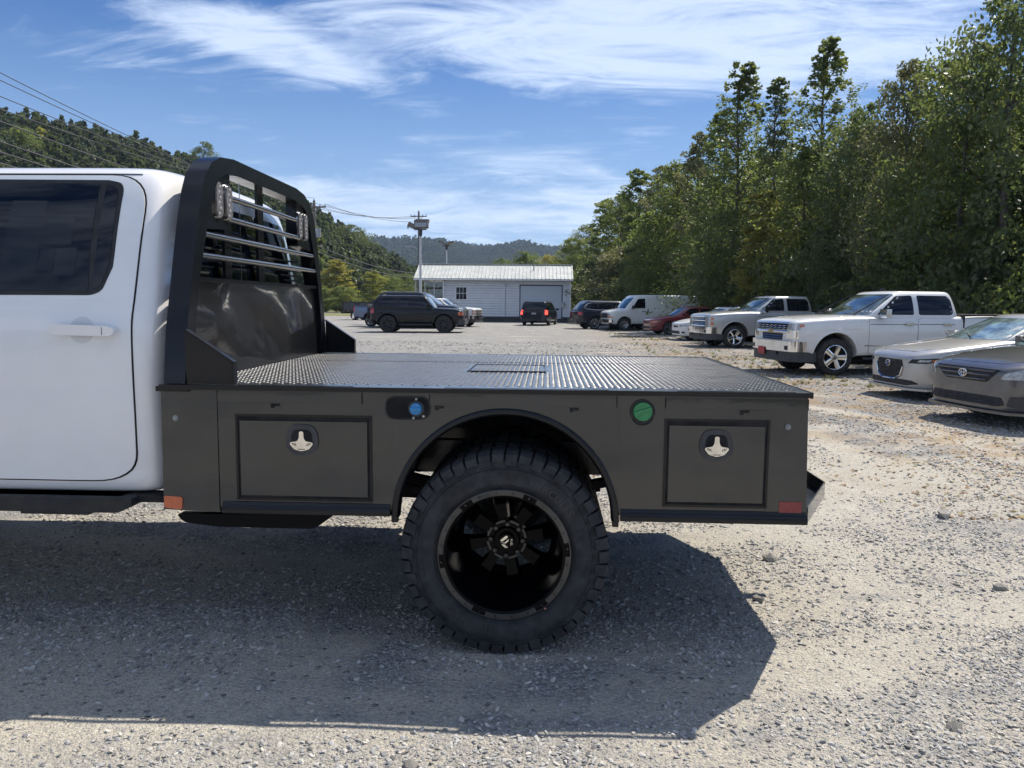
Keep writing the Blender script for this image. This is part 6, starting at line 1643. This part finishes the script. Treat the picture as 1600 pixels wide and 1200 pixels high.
def trunk_proto(name, h, r, C_, seed, limbs=14):
    rs = random.Random(seed); mb = MB()
    pts = [(0, 0, -.3)]; x = y = 0
    for i in range(1, 9):
        x += rs.uniform(-.12, .12); y += rs.uniform(-.12, .12); pts.append((x, y, h*i/8))
    mb.tube(pts, [r*(1-.85*i/8)+.01 for i in range(9)], 7)
    for c in rs.sample(C_, min(limbs, len(C_))):
        z0 = max(h*.12, c[2]-rs.uniform(.6, 1.6)); k = min(7, int(z0/h*8)); p = pts[k]
        mid = ((p[0]+c[0])/2, (p[1]+c[1])/2, (z0+c[2])/2-.1)
        mb.tube([(p[0], p[1], z0), mid, c], [r*.3, r*.18, .012], 5)
    o = mb.build(name, BARK, smooth=60); me = o.data; bpy.data.objects.remove(o); return me
PROT = {}
for key, kind, h, w, seed, cl, each, size, mt in (('dense0', 'full', 11.5, 6.2, 1, 210, 66, .10, LEAF), ('dense1', 'round', 10.5, 6.6, 2, 210, 66, .10, LEAFD),
        ('dense2', 'full', 12.5, 5.6, 3, 210, 66, .095, LEAF), ('spire0', 'spire', 14.5, 4.8, 4, 520, 20, .085, LEAF), ('spire1', 'spire', 15, 4.2, 5, 480, 20, .085, LEAFD),
        ('column0', 'column', 12.5, 4.2, 6, 190, 75, .09, LEAF), ('low0', 'round', 5.5, 5.2, 7, 120, 90, .085, LEAFD), ('yellow0', 'column', 9.5, 3.4, 8, 130, 75, .085, LEAFY)):
    cm, C_ = crown_proto(key+'_crown', kind, h, w, seed, cl, each, size, mt)
    PROT[key] = (cm, trunk_proto(key+'_trunk', h*.93, .15, C_, seed, 60 if kind == 'spire' else 24), h)
def tree(key, x, y, hscale, wscale, rot, label, group=None, m=None):
    cm, tm, h = PROT[key]; root = empty('tree', (x, y, 0), rot, label=label, cat='tree', group=group)
    lift = .12*h
    c = link(bpy.data.objects.new('crown', cm), root); c.location = (0, 0, lift*hscale*.55); c.scale = (wscale, wscale, hscale)
    t_ = link(bpy.data.objects.new('trunk', tm), root); t_.scale = (hscale, hscale, hscale*1.06)
    if m is not None:
        c.material_slots[0].link = 'OBJECT'; c.material_slots[0].material = m
    return root
# the edge of the wood, near to far; heights set so the sky line runs as in the photograph
edge = [  # px of the stem, distance Y, px height of the tip, key, width, label
 (1600, 23.5, -20, 'dense1', 1.0, 'dark dense tree filling the upper right corner of the picture'),
 (1545, 25.5, 75, 'dense0', .95, 'leafy tree with a dead twig top beside the dark corner tree'),
 (1480, 27.5, 88, 'dense2', 1.0, 'broad tree with brown seed clusters at right above the white pickup rear'),
 (1425, 29.5, 100, 'dense0', .85, 'tree with a ragged flat top above the white pickup cab'),
 (1362, 32, 168, 'dense1', .95, 'darker rounded tree above the windshield of the white pickup'),
 (1297, 36, 58, 'spire0', 1.35, 'tallest thin spire tree rising above the silver pickup'),
 (1330, 34, 190, 'dense2', .8, 'bushy tree just right of the tallest spire tree'),
 (1218, 40, 122, 'spire1', 1.1, 'thin dark spire tree left of the tallest one'),
 (1262, 36, 235, 'dense0', .9, 'full tree filling the dip between the two right hand spires'),
 (1165, 43, 96, 'spire0', 1.25, 'slender pale spire tree standing out against the cloud'),
 (1195, 38, 300, 'yellow0', 1.25, 'yellowing tree with bright leaves in front of the spires'),
 (1130, 46, 175, 'spire0', 1.2, 'shorter loose spire tree left of the pale slender one'),
 (1098, 50, 210, 'column0', .95, 'narrow green tree above the rear of the white van'),
 (1148, 42, 330, 'dense1', .8, 'dark round tree behind the silver pickup hood'),
 (1062, 54, 252, 'dense2', .85, 'even green tree above the middle of the white van'),
 (1040, 60, 262, 'column0', 1.0, 'green column tree left of the even one above the van'),
 (1003, 68, 266, 'column0', 1.15, 'tall dark green tree tip above the front of the white van'),
 (1020, 56, 330, 'dense0', .7, 'lower bushy tree in front of the van roof line trees'),
 (972, 74, 305, 'dense0', .85, 'tree left of the dark tip above the van windshield'),
 (945, 80, 312, 'column0', 1.1, 'pointed tree above the dark blue suv'),
 (918, 84, 352, 'dense2', .8, 'smaller green tree near the left end of the wood'),
 (893, 92, 372, 'dense0', .8, 'last green tree of the wood beside the building roof'),
 (985, 62, 385, 'low0', 1.15, 'low dark tree behind the red pickup and van hood'),
 (935, 66, 408, 'low0', 1.1, 'low rounded tree behind the dark blue suv roof'),
]
rt = random.Random(11)
for px, Y, py, key, ws, lb in edge:
    d = fw+rr*((px-800)/1202)-uu*((py-600)/1202); k = Y/d.y; x = d.x*k; z = 1.5+d.z*k
    h = PROT[key][2]; hs = z/(h*(1+.066)) if z > 2 else .5
    tree(key, x, Y, hs, ws*max(.8, min(1.35, Y/42)), rt.uniform(0, 6.28), lb, m=LEAFO if px in (1425, 1330, 1098, 1040, 985) else None)
bl = ['dense0', 'dense1', 'dense2', 'column0', 'dense1']
back = 'one of the dense green trees filling the wood behind the front row on the right'
for i in range(46):
    t = i/45; Y = 22+t*85+rt.uniform(-2, 2); row = i % 3
    ex = np.interp(Y, [20, 32, 46, 60, 80, 105], [13.6, 13.6, 11.8, 9.9, 7.0, 3.6])
    x = ex+3.4+row*2.8+rt.uniform(-1, 1); key = rt.choice(bl)
    top = np.interp(Y, [20, 30, 45, 60, 80, 105], [8.2, 9.5, 10.8, 11.0, 10.5, 8.0])
    tree(key, x, Y, top/PROT[key][2]*rt.uniform(.85, 1.08), 1.15*rt.uniform(.9, 1.2), rt.uniform(0, 6.28), back, group='back rows of the wood on the right')
dup_tree(ws_, (-15.5, -11.5, 0), R(184), label='white sedan facing the truck side, mirrored faintly in the white door', cat='car')
for i, (x, y) in enumerate(((-34, -42), (-25, -46), (-15, -40), (-5, -45), (5, -41), (15, -46), (25, -42), (36, -40))):  # unseen tree row, added so the black paint mirrors something dark
    tree(bl[i % 5], x, y, .8, 1.5, i*1.1, 'unseen leafy tree added behind the viewer to darken the paint reflections', group='unseen trees added behind the viewer')
# undergrowth between the stems
shr = [leaf_mesh('shrub%d' % i, leaf_cloud(*crown_shape('round', 2.6, 3.0, 30+i, 34), 70, .075, 30+i), (LEAFD, LEAF, LEAFD)[i]) for i in range(3)]
P_, R_, S_, I_ = [], [], [], []
for i in range(300):
    Y = 17+rt.random()**1.2*88; ex = float(np.interp(Y, [16, 32, 46, 60, 80, 105], [13.8, 13.2, 11.4, 9.6, 6.8, 3.2]))
    P_.append((ex-.6+rt.uniform(-.8, 6), Y, rt.uniform(-.3, .3))); R_.append((0, 0, rt.uniform(0, 6.28))); s = rt.uniform(.7, 1.35); S_.append((s, s, s*rt.uniform(.8, 1.4))); I_.append(rt.randrange(3))
gn_scatter('undergrowth', P_, R_, S_, I_, shr, 'dark undergrowth filling the wood edge behind the parked cars', 'undergrowth')
# wooded hill on the left, far wooded mountain
hp = [leaf_mesh('hilltree%d' % i, leaf_cloud(*crown_shape(('full', 'round', 'column')[i % 3], 9., 7.5, 60+i, 60), 34, .34, 60+i), (LEAFF, LEAFF, LEAFD, LEAFY)[i % 4]) for i in range(4)]
def hill_forest(name, V, nv, n, smin, smax, seed, protos, weights, vmax, label, pw=1.):
    rs = random.Random(seed); P_, R_, S_, I_ = [], [], [], []
    nu_ = len(V)//(nv+1)-1
    for _ in range(n):
        u = rs.random()*nu_; v = (rs.random()**pw)*vmax*nv; i, j = min(int(u), nu_-1), min(int(v), nv-1); a, b = u-i, v-j
        g_ = lambda p, q: Vector(V[p*(nv+1)+q])
        p = g_(i, j)*(1-a)*(1-b)+g_(i+1, j)*a*(1-b)+g_(i, j+1)*(1-a)*b+g_(i+1, j+1)*a*b
        s = rs.uniform(smin, smax); P_.append((p.x, p.y, p.z-.6*s)); R_.append((0, 0, rs.uniform(0, 6.28))); S_.append((s, s, s*rs.uniform(.85, 1.25))); I_.append(rs.choices(range(len(protos)), weights)[0])
    o = gn_scatter(name, P_, R_, S_, I_, protos, label, 'forest'); return o
hill_forest('forest', HV, HN, 3200, .7, 1.25, 5, hp, (5, 4, 3, .03), .74, 'mixed green forest covering the hill on the left', .75)
mp_ = [leaf_mesh('mountaintree%d' % i, leaf_cloud(*crown_shape('round', 9., 9., 80+i, 12), 14, 1.1, 80+i), LEAFF) for i in range(2)]
hill_forest('mountain_forest', MV, MN, 15000, .9, 1.6, 6, mp_, (1, 1), .74, 'hazy blue forest covering the distant ridge', .6)
# single trees seen before the hill
far_ = 'hillside'
for px, pyb, pyt, D, key, ws, lb, m in [(545, 480, 352, 205, 'dense1', 2.4, 'round dark tree standing up on the skyline right of the timber pole', None),
        (524, 480, 405, 118, 'column0', 1.9, 'tall yellow green tree behind the timber pole foot', LEAFY), (582, 480, 425, 130, 'column0', 1.6, 'light yellow green tree left of the boxy black suv roof', LEAFY),
        (534, 480, 448, 112, 'low0', 1.2, 'small rounded pale bush tree at the lot edge', LEAF), (508, 480, 450, 112, 'low0', .8, 'little tree right beside the timber pole foot', LEAF),
        (604, 480, 440, 135, 'dense0', 1.3, 'green tree left of the porch of the shop', None), (632, 480, 432, 140, 'dense2', 1.2, 'green tree behind the porch of the shop', None),
        (318, 300, 222, 235, 'dense1', 1.5, 'dark ragged tree above the ridge just left of the headache rack', LEAFD), (34, 300, 200, 190, 'dense0', 2.2, 'big light brown tinted tree at the far left hill', mat('x', (0, 0, 0)) and LEAF),
        (820, 480, 393, 135, 'dense0', 1.5, 'green tree behind the right half of the shop roof', None), (858, 480, 398, 150, 'dense2', 1.5, 'paler tree behind the shop roof at right', LEAFY), (785, 480, 404, 150, 'dense1', 1.3, 'small dark tree behind the shop roof middle', None),
        (905, 480, 395, 120, 'dense1', 1.2, 'dark tree at the right corner of the shop building', None)]:
    x, y, z = wpt(px, pyt, D); h = PROT[key][2]
    gz = 0.
    if D > 180: gz = min((Vector(v) for v in HV), key=lambda v: (v.x-x)**2+(v.y-y)**2).z
    hs = max(.5, (z-gz)/(h*1.066)); t_ = tree(key, x, y, hs, ws, rt.uniform(0, 6), lb, m=m); t_.location.z = gz
# house roof on the ridge
hx = wpt(172, 206, 262); hs_ = empty('house', (hx[0], hx[1], hx[2]-9), R(20), label='brown house roof showing through the trees on the hill ridge', cat='house')
m = MB(); m.prism([(-5, 4.2), (5, 4.2), (0, 6.6)], 'x', -12, 12); m.build('roof', BRICKH, hs_); MB().bx(-11, 11, -4.4, 4.4, -3, 5).build('wall', mat('tan_wall', (.3, .26, .2), .8), hs_)
# dead twig top
tw = empty('dead_tree', (14.6, 25.5, 0), label='bare dead twigs sticking up above the trees near the right corner', cat='tree')
mb = MB(); rs = random.Random(5); d = fromleft(1524, 45, 25.5); mb.tube([(d[0]-14.6-.2, 0, 0), (d[0]-14.6-.05, 0, d[2]*.6), (d[0]-14.6, 0, d[2])], [.09, .06, .01], 5)
for i in range(16):
    z = d[2]*(.72+.28*rs.random()); x0 = d[0]-14.6-.03; mb.tube([(x0, 0, z), (x0+rs.uniform(-.35, .35), rs.uniform(-.3, .3), z+rs.uniform(.2, .6))], [.02, .006], 4)
mb.build('trunk', BARK, tw)
# grass verge and road beyond the lot
obj_from('grass_field', [(-90, 88, .03), (-13, 88, .03), (-13, 128, .03), (-90, 128, .03)], [(0, 1, 2, 3)], mat('verge_grass', (.16, .17, .055), .95, var=.35, vscale=.3))['kind'] = 'structure'
obj_from('road', [(-160, 106, .05), (-13, 102, .05), (-13, 106, .05), (-160, 110, .05)], [(0, 1, 2, 3)], mat('pale_asphalt', (.30, .29, .28), .9, var=.15))['kind'] = 'structure'
sg = empty('sign_post', (*wpt(549, 480, 100)[:2], 0), label='thin dark sign post on the grass left of the lot', cat='post'); MB().bx(-.05, .05, -.03, .03, 0, 1.8).build('post', PLASG, sg); MB().bx(-.2, .2, -.05, -.03, 1.2, 1.75).build('board', PLASG, sg)
bpy.data.materials.remove(MATS.pop('x'))

# ------------------------------------------------------------------ air
hz = MB().box((0, 850, 120), (3600, 2100, 242)).build('haze', [], smooth=None)
hm = bpy.data.materials.new('haze_air'); hm.use_nodes = True; t = NT(hm.node_tree)
pv = t.n('ShaderNodeVolumePrincipled', ins={'Color': (.55, .72, 1., 1), 'Density': .00016, 'Anisotropy': .2})
t.n('ShaderNodeOutputMaterial', ins={'Volume': pv.outputs[0]}); hz.data.materials.append(hm); hz['kind'] = 'stuff'
for me in [m for m in bpy.data.meshes if m.users == 0]: bpy.data.meshes.remove(me)
